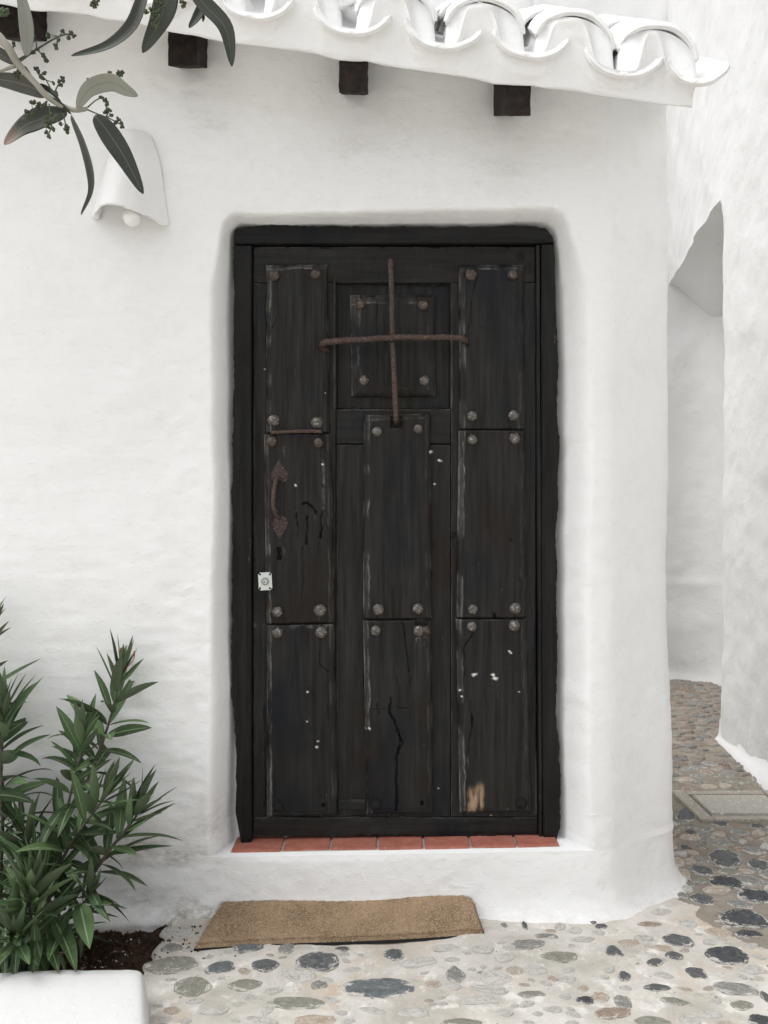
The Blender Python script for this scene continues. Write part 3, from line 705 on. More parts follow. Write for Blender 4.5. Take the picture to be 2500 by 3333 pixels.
def panel(name, q, th, bev, bw, mat, seed, y0=2.592, crack=True, wear_glint=(1,1,.35,.15), parent=None, hole=None, st=2.7):
    """raised or flat board: q = px corners TL TR BR BL; bev = (left, top, right, bottom) bevelled"""
    (ax, ay), (bx_, by), (cx, cy), (ex_, ey) = q
    nu = int(abs(bx_-ax)/st)+1; nv = int(abs(ey-ay)/st)+1
    def edged(n, L):
        u = np.linspace(0, 1, n); return np.unique(np.concatenate([[0, .6/L, 2.2/L], u[(u > 3/L) & (u < 1-3/L)], [1-2.2/L, 1-.6/L, 1]]))
    Lx, Ly = abs(bx_-ax), abs(ey-ay); u, v = np.meshgrid(edged(nu, Lx), edged(nv, Ly))
    x = (1-v)*((1-u)*ax+u*bx_)+v*((1-u)*ex_+u*cx); y = (1-v)*((1-u)*ay+u*by)+v*((1-u)*ey+u*cy)
    dl, dr, dt, db = u*Lx, (1-u)*Lx, v*Ly, (1-v)*Ly
    rim = 1.6
    dl0 = dl; wb = lambda s, c: rim*fbm(c*.02, c*0+s, seed+s, 3)
    inner = (dl > 0)&(dr > 0)&(dt > 0)&(db > 0)
    E = []
    for d, f in zip((dl, dt, dr, db), bev): E.append(np.where(f, d, 1e3))
    e = np.minimum.reduce(E); ea = np.minimum.reduce([dl, dr, dt, db])
    nz = fbm(x*.05, y*.012, seed, 3)
    h = th*np.ones_like(x)
    bwv = bw*(1+.18*fbm(y*.03, x*.03, seed+3, 2))
    if any(bev):
        t = np.clip(e/bwv, 0, 1); h = th*(.45+.55*t**.8); h = h-.0030*np.exp(-((e-bwv-1.5)/2.2)**2)+.0012*np.exp(-((e-bwv*.45)/2.5)**2)
    h = h*np.where(ea < .3, 0, np.where(ea < 1.5, .80, 1)) if True else h
    h = h+np.where(ea > 2, .0010*nz+.0006*fbm(x*.30, y*.015, seed+5, 2)+.0010*fbm(x*.01, y*.006, seed+6, 2), 0)
    if crack:
        for poly, w_, dp in CR:
            xs_ = [p[0] for p in poly]; ys_ = [p[1] for p in poly]
            if max(xs_) < x.min()-10 or min(xs_) > x.max()+10 or max(ys_) < y.min()-10 or min(ys_) > y.max()+10: continue
            d = dseg(x+3.0*vn(y*.05, x*0, seed+9)+1.0*vn(y*.22, x*0, seed+4), y, poly); ww = np.maximum(w_*.62*(1+.7*vn(y*.07+x*.05, x*0, seed+31)), 1.15)
            h = h-np.where(ea > 2, dp*np.exp(-(d/ww)**2), 0)
            # slightly raised lip on cracks
            h = h+np.where(ea > 2, .0008*np.exp(-((d-ww*2.2)/2.0)**2)*(dp > .004), 0)
    if hole:
        for (hx, hy, hw, hh) in hole:
            m_ = (np.abs(x-hx) < hw)&(np.abs(y-hy) < hh); h = np.where(m_, .001, h)
    # chewed lower / top edges at joints
    if mat is not m_wf:
        ch = (fbm(x*.045, y*0+7, seed+12, 3) > .75)&((dt < 5)|(db < 5))&(ea > .3); h = np.where(ch, h-.004, h)
    wr = np.zeros_like(x)  # worn paint plus painted-in highlights, strongest on left and top bevels
    for d, f, wgt in zip((dl, dt, dr, db), bev, wear_glint):
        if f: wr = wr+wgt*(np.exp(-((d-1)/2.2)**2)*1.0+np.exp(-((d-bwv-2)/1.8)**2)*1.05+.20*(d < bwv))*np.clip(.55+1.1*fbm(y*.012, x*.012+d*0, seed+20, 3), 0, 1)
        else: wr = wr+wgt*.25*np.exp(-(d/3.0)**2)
    fl = np.zeros_like(x); ba = np.zeros_like(x)
    for fx, fy, fr in FL:
        if fr: fl = np.maximum(fl, np.clip(1.5-np.hypot((x-fx)/(fr*.75), (y-fy)/(fr*.6))*(1+.5*vn(x*.15, y*.15, 77)), 0, 1))
    g = np.exp(-((x-1535)/14)**4-((y-2603)/38)**4)+np.exp(-((x-1562)/12)**4-((y-2590)/38)**4)
    ba = np.clip(g*(1.3+vn(x*.25, y*.05, 9)), 0, 1)
    wr = wr+.8*np.exp(-((x-1372)/26)**2-((y-2062)/30)**2)*(np.clip(fbm(x*.2,y*.2,3,2)+.2,0,1))
    wr = wr+.5*np.exp(-((y-2038)/7)**2)*(x < 1090)*np.clip(fbm(x*.1,y*.1,8,2)+.2,0,1)
    wr = wr+.6*np.exp(-((x-1053)/4)**2)*((y > 1470)&(y < 1660))*np.clip(.4+fbm(y*.06,y*0,6,2),0,1)
    yy = y0-h
    yy = np.where(ea < .05, y0+.019, yy)
    V = np.stack([dx_(x), yy, dz_(y)], -1)
    me = np_mesh(name, V, grid_q(*x.shape, flip=True), mat, True, {'wear_glint': np.clip(wr, 0, 1), 'fleck': fl, 'bare': ba})
    o = child(name, me, parent or door); return o
R4 = lambda x0, y0, x1, y1: ((x0,y0),(x1,y0),(x1,y1),(x0,y1))
nob = (0,0,0,0)
panel('rail', R4(823,799,1743,916), .0, nob, 1, m_wh, 1)
panel('stile', R4(823,918,1092,2662), 0, nob, 1, m_wv, 2)
panel('stile', R4(1469,918,1746,2662), 0, nob, 1, m_wv, 3)
panel('rail', R4(1094,1330,1467,1443), 0, nob, 1, m_wh, 4, wear_glint=(0,3,0,0))
panel('plank', R4(1094,1446,1273,2662), 0, nob, 1, m_wv, 5, hole=[(1110,1453,9,8)])
panel('plank', R4(1275,1447,1467,2662), 0, nob, 1, m_wv, 6, hole=[(1414,1456,6,12),(1412,1572,4,9),(1411,1708,3,8),(1416,1775,5,13),(1411,1866,4,11)])
panel('rail', R4(823,2665,1752,2727), 0, nob, 1, m_wh, 7)
panel('batten', R4(1102,2606,1190,2638), .006, nob, 1, m_wh, 8)
T = .021
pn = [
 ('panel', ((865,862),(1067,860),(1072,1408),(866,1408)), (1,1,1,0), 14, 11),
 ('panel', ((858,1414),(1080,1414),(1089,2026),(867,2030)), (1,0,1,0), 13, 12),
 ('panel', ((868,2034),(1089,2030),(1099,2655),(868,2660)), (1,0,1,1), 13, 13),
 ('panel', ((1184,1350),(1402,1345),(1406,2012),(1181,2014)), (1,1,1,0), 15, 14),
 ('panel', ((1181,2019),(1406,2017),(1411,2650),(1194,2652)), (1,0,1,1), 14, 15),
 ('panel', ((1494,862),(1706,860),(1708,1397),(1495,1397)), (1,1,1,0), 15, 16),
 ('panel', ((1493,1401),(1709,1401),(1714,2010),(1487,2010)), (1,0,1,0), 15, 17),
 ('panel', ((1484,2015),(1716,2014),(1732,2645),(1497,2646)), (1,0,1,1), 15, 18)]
for nm, q, bv, bw, sd_ in pn:
    hl = None
    if sd_ == 14: hl = [(1290,1374,17,18)]
    if sd_ == 12: hl = [(910,1790,7,9),(910,1803,4,12),(911,1817,7,7)]
    if sd_ == 13: hl = [(1052,2620,4,6)]
    if sd_ == 15: hl = [(1375,2612,4,6),(1372,2025,22,9)]
    panel(nm, q, T, bv, bw, m_wv, sd_, hole=hl, wear_glint=(1,1,.3,.1))
panel('panel', ((1138,955),(1418,955),(1420,1287),(1143,1289)), .024, (1,1,1,1), 27, m_wv, 19, y0=2.609, wear_glint=(1,1.0,.3,.1))
# recess lining round the small square panel
panel('recess_board', ((1096,921),(1465,921),(1465,1327),(1096,1327)), .0005, nob, 1, m_wv, 20, y0=2.6105, wear_glint=(.3,.2,0,0))
panel('bead', ((1084,900),(1093,900),(1093,1330),(1084,1330)), .006, nob, 1, m_wv, 21, wear_glint=(1.4,0,1,0), st=2.5)
panel('bead', ((1469,921),(1478,921),(1478,1330),(1469,1330)), .004, nob, 1, m_wv, 22, wear_glint=(2.0,0,.5,0), st=2.5)

# studs
def stud_mesh(seed, flat=1.0):
    bm = bmesh.new(); bmesh.ops.create_uvsphere(bm, u_segments=14, v_segments=9, radius=1)
    bmesh.ops.delete(bm, geom=[v for v in bm.verts if v.co.z < -.15], context='VERTS')
    for v in bm.verts:
        q = mn.noise_vector(v.co*1.9+Vector((seed*7, 0, 0)))*.12+mn.noise_vector(v.co*5+Vector((0, seed*3, 0)))*.05
        v.co += q; v.co.z *= flat
    bm.transform(Matrix.Rotation(math.radians(90), 4, 'X'))
    me = bm_mesh('stud', bm, None, True); me.materials.append(None); return me
SMs = [stud_mesh(s, f) for s, f in ((1,.82),(2,.9),(3,.75),(4,.85),(5,.8))]; SMf = [stud_mesh(s, .38) for s in (6, 7)]
ST = [(893,900,1,17),(1029,896,1,15),(892,1370,0,17),(1032,1377,0,18),(886,1437,1,16),(1037,1442,1,15),(904,1990,0,16),(1043,1985,0,18),(905,2058,0,16),(1046,2056,0,17),(907,2623,2,16),
(1175,990,1,15),(1377,993,1,16),(1183,1237,0,15),(1381,1238,0,15),(1228,1406,0,15),(1360,1398,0,14),(1232,1983,0,16),(1360,1980,0,16),(1223,2051,0,15),(1362,2052,0,16),(1224,2615,2,17),
(1531,898,1,17),(1667,897,1,16),(1535,1355,0,15),(1669,1353,0,16),(1536,1433,0,15),(1674,1428,0,16),(1538,1982,0,15),(1675,1979,0,17),(1534,2038,0,15),(1672,2035,0,17),(1695,2612,2,17),(1386,2050,1,12),(1696,832,3,12),(1475,1741,3,9)]
for k, (px, py, kd, r) in enumerate(ST):
    me = (SMf if kd == 3 else SMs)[k % (2 if kd == 3 else 5)]
    o = bpy.data.objects.new('stud', me); link(o, door); o.material_slots[0].link = 'OBJECT'
    o.material_slots[0].material = {0: m_stud, 1: m_studr, 2: m_wv, 3: m_wv}[kd]
    base = 2.592-(T+.001 if kd != 3 else 0)
    if (px, py) in ((1175,990),(1377,993),(1183,1237),(1381,1238)): base = 2.609-.024
    s_ = r*1.14/F*DY; o.location = (dx_(px), base, dz_(py)); o.scale = (s_, s_, s_); o.rotation_euler = (0, random.uniform(0, 6.28), 0)
# tubes
def tube(name, pts, rad, mat, parent, seg=8, jit=0, world=True, smooth=True, sub=4, cap=True):
    pts = [Vector(p) for p in pts]
    if not isinstance(rad, (list, tuple)): rad = [rad]*len(pts)
    P3 = []; R3 = []
    for i in range(len(pts)-1):
        p0 = pts[max(i-1, 0)]; p1 = pts[i]; p2 = pts[i+1]; p3 = pts[min(i+2, len(pts)-1)]
        for j in range(sub):
            t = j/sub; P3.append(.5*((2*p1)+(-p0+p2)*t+(2*p0-5*p1+4*p2-p3)*t*t+(-p0+3*p1-3*p2+p3)*t**3)); R3.append(rad[i]+(rad[i+1]-rad[i])*t)
    P3.append(pts[-1]); R3.append(rad[-1])
    V = []; up = None
    for i, p in enumerate(P3):
        d = (P3[min(i+1, len(P3)-1)]-P3[max(i-1, 0)]).normalized()
        if up is None: up = d.orthogonal().normalized()
        up = (up-d*up.dot(d)).normalized(); s_ = d.cross(up)
        for k in range(seg):
            a = 2*math.pi*k/seg; r = R3[i]*(1+(jit*mn.noise(Vector((i*.6, k*1.3, seg+p.x*30))) if jit else 0))
            V.append(tuple(p+(up*math.cos(a)+s_*math.sin(a))*r))
    n = len(P3); Q = [tuple(q) for q in grid_q(n, seg, closed=True)]
    Q += [tuple(range(seg))[::-1], tuple((n-1)*seg+k for k in range(seg))]
    me = bpy.data.meshes.new(name); me.from_pydata(V, [], Q)
    for p in me.polygons: p.use_smooth = smooth
    if mat: me.materials.append(mat)
    return child(name, me, parent) if parent is not None else me
D = lambda px, py, y: (dx_(px), y, dz_(py))
def bar(name, pts, r, **k): return tube(name, [D(*p) for p in pts], r, m_rust, door, 8, .22, sub=6, **k)
bar('grille_bar', [(1272,850,2.590),(1271,856,2.560),(1271,872,2.548),(1274,960,2.546),(1277,1110,2.545),(1283,1240,2.546),(1288,1350,2.552),(1290,1372,2.572),(1290,1382,2.60)], [.008,.009,.0092,.0088,.009,.0092,.009,.0085,.008])
bar('grille_bar', [(1062,1143,2.590),(1052,1134,2.568),(1056,1126,2.545),(1080,1122,2.533),(1180,1117,2.528),(1280,1111,2.526),(1400,1110,2.528),(1485,1108,2.540),(1510,1111,2.556),(1516,1116,2.590)], [.011,.0115,.0112,.0108,.0100,.0102,.0096,.0098,.0098,.0095])
bar('staple', [(890,1411,2.590),(890,1411,2.566),(896,1410,2.558),(965,1407,2.556),(1038,1406,2.558),(1044,1408,2.566),(1044,1409,2.590)], .0064)
# handle
def plate(pts, cy, y0=2.571, th=.004):
    bm = bmesh.new(); n = len(pts)
    a = [bm.verts.new((dx_(x), y0+.002, dz_(y))) for x, y in pts]; c = Vector((sum(p[0] for p in pts)/n, sum(p[1] for p in pts)/n))
    b = [bm.verts.new((dx_(x), y0-th*.5, dz_(y))) for x, y in pts]
    e = [bm.verts.new((dx_(c.x+(x-c.x)*.72), y0-th*.55, dz_(c.y+(y-c.y)*.72))) for x, y in pts]
    f = [bm.verts.new((dx_(c.x+(x-c.x)*.55), y0-th*1.3, dz_(c.y+(y-c.y)*.55))) for x, y in pts]
    for i in range(n):
        j = (i+1) % n
        for p_, q_ in ((a, b), (b, e), (e, f)): bm.faces.new((p_[i], p_[j], q_[j], q_[i]))
    bm.faces.new(f); return bm
up_pl = [(908,1494),(918,1512),(930,1528),(939,1545),(938,1560),(928,1568),(916,1566),(908,1560),(900,1566),(890,1566),(884,1556),(885,1540),(893,1524),(901,1508)]
dn_pl = [(913,1753),(903,1740),(893,1722),(889,1706),(892,1692),(900,1680),(908,1676),(914,1681),(922,1678),(932,1686),(938,1698),(935,1714),(926,1730),(918,1744)]
child('handle_plate', bm_mesh('handle_plate', plate(up_pl, 0), m_plate), door); child('handle_plate', bm_mesh('handle_plate', plate(dn_pl, 0), m_plate), door)
bar('handle', [(907,1556,2.568),(905,1562,2.548),(902,1575,2.538),(898,1605,2.532),(896,1640,2.531),(900,1665,2.536),(907,1682,2.550),(911,1690,2.568)], [.008,.0078,.007,.0068,.0068,.0062,.0055,.005])
for px, py in ((907,1513),(896,1548),(930,1550),(901,1700),(926,1696),(905,1714),(921,1714),(911,1730)):
    o = bpy.data.objects.new('rivet', SMs[0]); link(o, door); o.material_slots[0].link = 'OBJECT'; o.material_slots[0].material = m_studr
    o.location = (dx_(px), 2.567, dz_(py)); o.scale = (.0032,.0032,.0032)
# modern lock
def lock():
    bm = rbox(-.022, .022, -.0012, .0012, -.029, .029, .0)
    ee = [e for e in bm.edges if abs(e.verts[0].co.y-e.verts[1].co.y) > .001]; bmesh.ops.bevel(bm, geom=ee, offset=.005, segments=3, affect='EDGES')
    o = child('lock_plate', bm_mesh('lock_plate', bm, m_steel), door)
    o.location = (dx_(865), 2.5685, dz_(1891)); o.rotation_euler = (0, math.radians(-3), 0)
    loc = o.location
    def disc(nm, x, z, r, d, mat, ybase):
        bm = bmesh.new(); bmesh.ops.create_cone(bm, cap_ends=True, segments=20, radius1=r, radius2=r*.9, depth=d)
        bm.transform(Matrix.Rotation(math.radians(90), 4, 'X')); q = child(nm, bm_mesh(nm, bm, mat), door); q.location = (loc.x+x, ybase-d/2, loc.z+z); return q
    disc('lock_collar', 0, 0, .0155, .004, m_steel, loc.y-.0012); disc('lock_cylinder', 0, 0, .0125, .003, STN['o'], loc.y-.0052)
    disc('lock_core', .0, .0, .0080, .0025, m_steel, loc.y-.0082)
    q = child('keyway', bm_mesh('keyway', rbox(-.0055, .0025, -.0006, .0006, -.0014, .0014, .0004), m_dark), door); q.location = (loc.x, loc.y-.0112, loc.z-.002)
    q = child('engraving', bm_mesh('engraving', rbox(-.003, .003, -.0004, .0004, -.0007, .0007, .0002), m_dark), door); q.location = (loc.x-.001, loc.y-.0109, loc.z+.0045)
    for x in (-.0165, .0155):
        for z in (-.0225, .0225): disc('screw', x, z, .0034, .0014, m_dark, loc.y-.0012)
    # timber block that carries the plate beyond the panel edge
    q = child('lock_block', bm_mesh('lock_block', rbox(dx_(845), dx_(861), 2.5705, 2.592, dz_(1919), dz_(1864), .001), m_wv), door)
lock()

# ================================================================ WALL LAMP
lamp = thing('wall_lamp', 'whitewashed half-round plaster wall lamp with a bare round bulb inside', 'lamp', (-.79, 2.49, 2.2))
lc = P(428, 700, 2.49)
nt_, na = 46, 60; cxl = -.806; zb = CZ+(1666.5-722)/F*2.49
def lamp_h(q, t, r, D): return D*np.where(np.abs(q) < 1, (.5+.5*np.cos(math.pi*np.clip(q, -1, 1)))**.52, 0)
tt, qq = np.meshgrid(np.linspace(-.10, 1, nt_), np.linspace(-1, 1, na), indexing='ij')
tc = np.clip(tt, 0, 1)
r_l = .124*(1-.46*tc); dome = np.sqrt(np.clip(1-np.clip((tc-.55)/.45, 0, 1)**2.2, 0, 1)); D_l = .150*(1-.45*tc)*dome
r_l = r_l*(.40+.60*dome)
h_ = lamp_h(qq, tc, r_l, D_l)
kk = tt < 0   # the lip under the mouth shrinks back into the wall
h_ = np.where(kk, h_*0, h_)
keep = ~kk[:,0]
Xo = cxl+.016*tc+r_l*qq; Yo = 2.499-h_+.0010*fbm(qq*2, tc*3, 201, 2); Zo = zb+.290*tc-.10*r_l*qq*np.exp(-tc/.25)
Zo = Zo-.055*(h_/.128)*0 + np.exp(-tc/.03)*(.003*vn(qq*3, qq*0, 203))
outer = np.stack([Xo, Yo, Zo], -1)[keep]
no = outer.shape[0]
inner = []
for k in range(18):
    t = k/17; r_i = .092*(1-.42*t*.8); D_i = (.150*(1-.45*t*.8)-.018)*math.sqrt(max(0, 1-t**3)); q = np.linspace(-1, 1, na)
    inner.append(np.stack([cxl+.016*t+r_i*q, 2.488-D_i*np.clip(1-np.abs(q)**2.3, 0, 1)**.6, np.full(na, zb+.24*t)-.10*.092*q*(1-t)**3+(.003*vn(q*3, q*0, 203) if k == 0 else 0)], -1))
inner = np.array(inner)
lip = outer[0]*.5+inner[0]*.5+np.array([0, 0, -.006])
V3 = np.concatenate([inner[::-1], lip[None], outer], 0)
me = np_mesh('shade', V3, grid_q(V3.shape[0], na), m_wall, True, {'dirt': np.zeros(V3.shape[:2])})
child('shade', me, lamp)
bm = bmesh.new(); bmesh.ops.create_uvsphere(bm, u_segments=20, v_segments=14, radius=.0265)
for v in bm.verts:
    if v.co.z > .012: f = 1-(v.co.z-.012)*18; v.co.x *= max(f, .5); v.co.y *= max(f, .5); v.co.z += (v.co.z-.012)*1.2
o = child('bulb', bm_mesh('bulb', bm, m_bulb, True), lamp); o.location = P(429, 708, 2.415)-lamp.location
bm = bmesh.new(); bmesh.ops.create_cone(bm, cap_ends=True, segments=16, radius1=.017, radius2=.02, depth=.06)
o = child('lamp_socket', bm_mesh('lamp_socket', bm, m_kerb, True), lamp); o.location = P(429, 706, 2.42)-lamp.location+Vector((0, 0, .062))

# ================================================================ RIGHT HOUSE
nb = thing('neighbouring_house', 'tall whitewashed house on the right whose upper floor spans a covered passage', 'house', (2.2, 4.4, 0))
def drip(U, W):   # nodule in the render of the near wall, seen at px 2385, 930
    return .016*np.exp(-((U-2.115-.012*np.sin(W*40))/.014)**2)*np.exp(-((W-2.50)/.055)**4)
def ndirt(U, W): return .35*sstep(.5, .0, W)*np.clip(.3+fbm(U*5, W*8, 91, 3), 0, 1)+.10*np.clip(fbm(U*3, W*3, 92, 3), 0, 1)
LZ = CZ+(1666.5-650)/F*4.37
U0 = axis([(0,1.2,.1),(1.2,4.4,.016)])
nearlen = 4.4
# near full height wall: runs from behind camera side to the passage corner (1.87,4.37)
rp = [(1.79,0.0),(1.868,4.30),(1.885,4.50),(1.93,4.80),(2.168,6.06)]
rpath = dense_path(rp, [.0162,.016,.016,.02])
for _ in range(10): rpath[1:-1] = .25*rpath[:-2]+.5*rpath[1:-1]+.25*rpath[2:]
rt_ = np.gradient(rpath, axis=0); rt_ /= np.linalg.norm(rt_, axis=1)[:, None]; rn_ = np.stack([-rt_[:,1], rt_[:,0]], -1)
ru = np.concatenate([[0], np.cumsum(np.linalg.norm(np.diff(rpath, axis=0), axis=1))]); ic = int(np.argmin(np.abs(rpath[:,1]-4.372)))
def right_sheet(name, sel, Zf, rev=False, soff=False):
    U = ru[sel]; Z = Zf; UU = np.repeat(U[None,:], Z.shape[0], 0)
    o = 1.3*(.010*fbm(UU*1.9, Z*1.7, 80, 3)+.0042*fbm(UU*7+Z*3, Z*5-UU*2, 87, 3)+.0012*fbm(UU*28+Z*12, Z*14-UU*8, 89, 2))+drip(UU, Z)
    if not soff: o = o-.016*np.exp(-(U[-1]-UU)/.010)*sstep(LZ, LZ-.05, Z)
    X = rpath[sel,0][None,:]+rn_[sel,0][None,:]*o; Y = rpath[sel,1][None,:]+rn_[sel,1][None,:]*o
    V = np.stack([X, Y, Z], -1); D_ = ndirt(UU, Z)
    if soff:
        c_ = rpath[sel,1] >= 4.36; E_ = []
        for k in range(15):
            t = k/14; E_.append(np.stack([X[0]+.75*t, Y[0], Z[0]-.04*t-.32*sstep(4.9, 6.0, rpath[sel,1])*sstep(0, .40, t*.75)], -1)[c_])
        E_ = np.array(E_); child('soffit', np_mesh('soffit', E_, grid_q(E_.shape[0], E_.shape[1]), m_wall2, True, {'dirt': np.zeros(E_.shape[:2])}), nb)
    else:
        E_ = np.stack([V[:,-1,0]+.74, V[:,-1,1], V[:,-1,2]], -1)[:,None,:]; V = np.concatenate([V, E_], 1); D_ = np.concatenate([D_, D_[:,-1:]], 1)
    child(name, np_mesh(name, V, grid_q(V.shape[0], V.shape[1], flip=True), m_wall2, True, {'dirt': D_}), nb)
selA = np.arange(0, ic+1); zA = axis([(-.05,LZ,.016)])
right_sheet('wall', selA, np.repeat(zA[:,None], len(selA), 1))
selB = np.arange(0, len(rpath)); lowB = LZ-.0*rpath[:,1]
right_sheet('upper_wall', selB, lowB[None,:]+np.concatenate([np.arange(0, 1.0, .02), np.arange(1.0, 2.4, .04)])[:,None]*(.55+.45*sstep(2.5, 5.5, rpath[:,1]))[None,:], soff=True)
# inner wall of the passage and the reveal next to the corner
qp = [(1.2,5.99),(2.14,5.99),(2.30,5.97),(2.42,5.90),(2.50,5.76),(2.53,5.55),(2.54,4.30)]
qpath = dense_path(qp, [.03]*6)
for _ in range(12): qpath[1:-1] = .25*qpath[:-2]+.5*qpath[1:-1]+.25*qpath[2:]
qt = np.gradient(qpath, axis=0); qt /= np.linalg.norm(qt, axis=1)[:, None]; qn = np.stack([qt[:,1], -qt[:,0]], -1)
qu = np.concatenate([[0], np.cumsum(np.linalg.norm(np.diff(qpath, axis=0), axis=1))]); qz = axis([(-.05,3.15,.022)])
QU, QZ = np.meshgrid(qu, qz); qo = .012*fbm(QU*1.7, QZ*1.7, 110, 3)+.004*fbm(QU*7, QZ*7, 111, 3)+.005*np.exp(-((QZ-.74-.01*np.sin(QU*5))/.03)**2)+.03*np.exp(-np.maximum(QZ,0)/.05)
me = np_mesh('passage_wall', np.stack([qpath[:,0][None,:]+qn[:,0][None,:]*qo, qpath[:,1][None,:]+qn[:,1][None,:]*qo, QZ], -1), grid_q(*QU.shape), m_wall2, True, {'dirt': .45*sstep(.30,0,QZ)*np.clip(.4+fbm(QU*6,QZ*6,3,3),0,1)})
child('passage_wall', me, nb)
# raised white plinth strip along the foot of the near wall
def plinth():
    V = []; n = 150; ys = np.linspace(.5, 4.40, n); prof = [(0.03,.12),(.012,.07),(-.004,.035),(-.045,.014),(-.085,.008),(-.10,-.02)]
    for dx, z in prof: V.append([(1.80+.07*y/4.37+dx*(1+.25*float(vn(y*3, 0, 5)))*min(1, max(.30, (4.55-y)/.9))-.012*min(1, max(0, (4.5-y)/.6))+.004*float(vn(y*9, dx*30, 6)), y+(.0), z+.002*float(vn(y*7, z*9, 7))) for y in ys])
    V = np.array(V); me = np_mesh('plinth', V, grid_q(len(prof), n, flip=True), m_kerb, True, None); child('plinth', me, nb)
plinth()
far = thing('background_house', 'plain white house wall closing the lane behind the cottage', 'house', (1, 6.05, 0))
def far_extra(U, W):  # the small ledge seen inside the passage
    return -.05*sstep(2.50, 2.56, W)*0+.012*np.exp(-((W-.72)/.012)**2)*0
wall_sheet('wall', (-2.6, 6.05, -.05), (1,0,0), axis([(0,3.3,.1),(3.3,5.6,.025)]), axis([(0,3.2,.025),(3.2,5.5,.06)]), m_wall, far, .3, 1.2, 120, lambda U, W: .5*sstep(.12,0,W)*np.clip(fbm(U*6,W*6,3,3)+.3,0,1), None, (0,-1,0))
0 and wall_sheet('plinth', (1.0, 6.0, -.03), (1,0,0), axis([(0,1.5,.03)]), axis([(0,.74,.02)]), m_wall, far, .06, 1.0, 130, None, None, (0,-1,0))

# ================================================================ PLANTER
def kerb():
    nx, ny = 60, 40; prof = []
    V = []; xs_ = np.linspace(0, 1, 90); rows_ = []
    sec = [(2.035,-.06),(2.034,.02),(2.032,.06),(2.026,.085),(2.012,.098),(1.98,.102),(1.92,.103),(1.86,.102),(1.80,.103),(1.74,.102),(1.70,.096),(1.685,.08),(1.68,.04),(1.68,-.03)]
    for y, z in sec:
        xe = -.612+(2.03-y)*.34
        r = []
        for t in xs_:
            x = -2.4+(xe+2.4)*(1-(1-t)**2.2)
            zz2 = z; ed = xe-x
            if z > .05: zz2 = z-.085*math.exp(-ed/.006)-.006*math.exp(-ed/.03)
            r.append((x+(.010*float(fbm(y*11, z*6, 77, 3)) if t > .97 else 0), y+.006*float(fbm(x*9, z*20, 4, 3))+ (.006*math.sin(x*7)), zz2+.003*float(fbm(x*7, y*7, 8, 3))))
        r.append((xe+.006, y, -.05)); rows_.append(r)
    V = np.array(rows_); me = np_mesh('planter_kerb', V, grid_q(len(sec), V.shape[1]), m_kerb, True, None)
    o = link(bpy.data.objects.new('planter_kerb', me)); tag(o, 'low whitewashed kerb along the front of the plant bed at lower left', 'kerb')
kerb()
sx = np.arange(-1.6, -.655, .008); sy = np.arange(2.0, 2.52, .008); SX, SY = np.meshgrid(sx, sy)
SZ = -.030+.014*fbm(SX*14, SY*14, 15, 4)+.012*sstep(-.8,-.66,SX)
me = np_mesh('soil', np.stack([SX, SY, SZ], -1), grid_q(*SX.shape), m_soil); soil = tag(link(bpy.data.objects.new('soil', me)), 'dark damp soil in the plant bed at the foot of the white wall', kind='stuff')
def sp(r):
    x, y = r.uniform(-1.3, -.66), r.uniform(2.04, 2.47); return (x, y, -.026+.014*float(fbm(x*14, y*14, 15, 4)))
scatter('crumb', 2600, sp, m_soil, soil, (.0015,.006), .8, 11)
scatter('bark_chip', 240, sp, STN['r'], soil, (.002,.007), .35, 13)
scatter('white_grit', 190, sp, m_kerb, soil, (.0012,.0036), .6, 12)

# ================================================================ DOORMAT
mat_t = thing('doormat', 'narrow brown coir doormat lying before the white doorstep', 'doormat', (-.12, 2.42, 0))
c00 = Vector((-.548, 2.285, .0025)); c10 = Vector((.300, 2.360, .0025)); c01 = Vector((-.515, 2.500, .022)); c11 = Vector((.279, 2.492, .044))
def mat_pt(u, v):
    p = (c00*(1-u)+c10*u)*(1-v)+(c01*(1-u)+c11*u)*v
    # worn waviness + rounded far right corner
    p = p.copy(); p.y += .004*math.sin(u*7)*(1-v)-.004*math.sin(u*5+1)*v
    if u > .93 and v > .5: p.y -= .030*((u-.93)/.07)**2*((v-.5)/.5)
    if u < .04 and v > .6: p.y -= .012*((.04-u)/.04)**2
    p.z += .0035*math.sin(u*9)*v; return p
U_, V_ = 170, 44; A = []
for j in range(V_):
    v = j/(V_-1); row = []
    for i in range(U_):
        u = i/(U_-1); p = mat_pt(u, v); edge = min(u*.84, (1-u)*.84, v*.2, (1-v)*.2)
        z = .016*min(1, (edge/.006))**.5+.0022*float(mn.noise(Vector((p.x*70, p.y*70, 0))))+.0016*float(mn.noise(Vector((p.x*200, p.y*200, 0))))
        row.append((p.x+.0015*mn.noise(Vector((u*150, v*60, 1))), p.y+.0015*mn.noise(Vector((u*150, v*60, 4))), p.z+z))
    A.append(row)
child('pile', np_mesh('pile', np.array(A), grid_q(V_, U_), m_coir), mat_t)
A = []
for v, dz in ((-.012,-.006),(-.012,.0015),(1.01,.0015),(1.01,-.006)):
    A.append([tuple(mat_pt(i/79*1.006-.003, min(max(v, 0), 1))+Vector((0, v*.22 if v < 0 else 0, dz))) for i in range(80)])
child('backing', np_mesh('backing', np.array(A), grid_q(4, 80), m_rubber, False), mat_t)
rm = random.Random(8); V = []; Fc = []
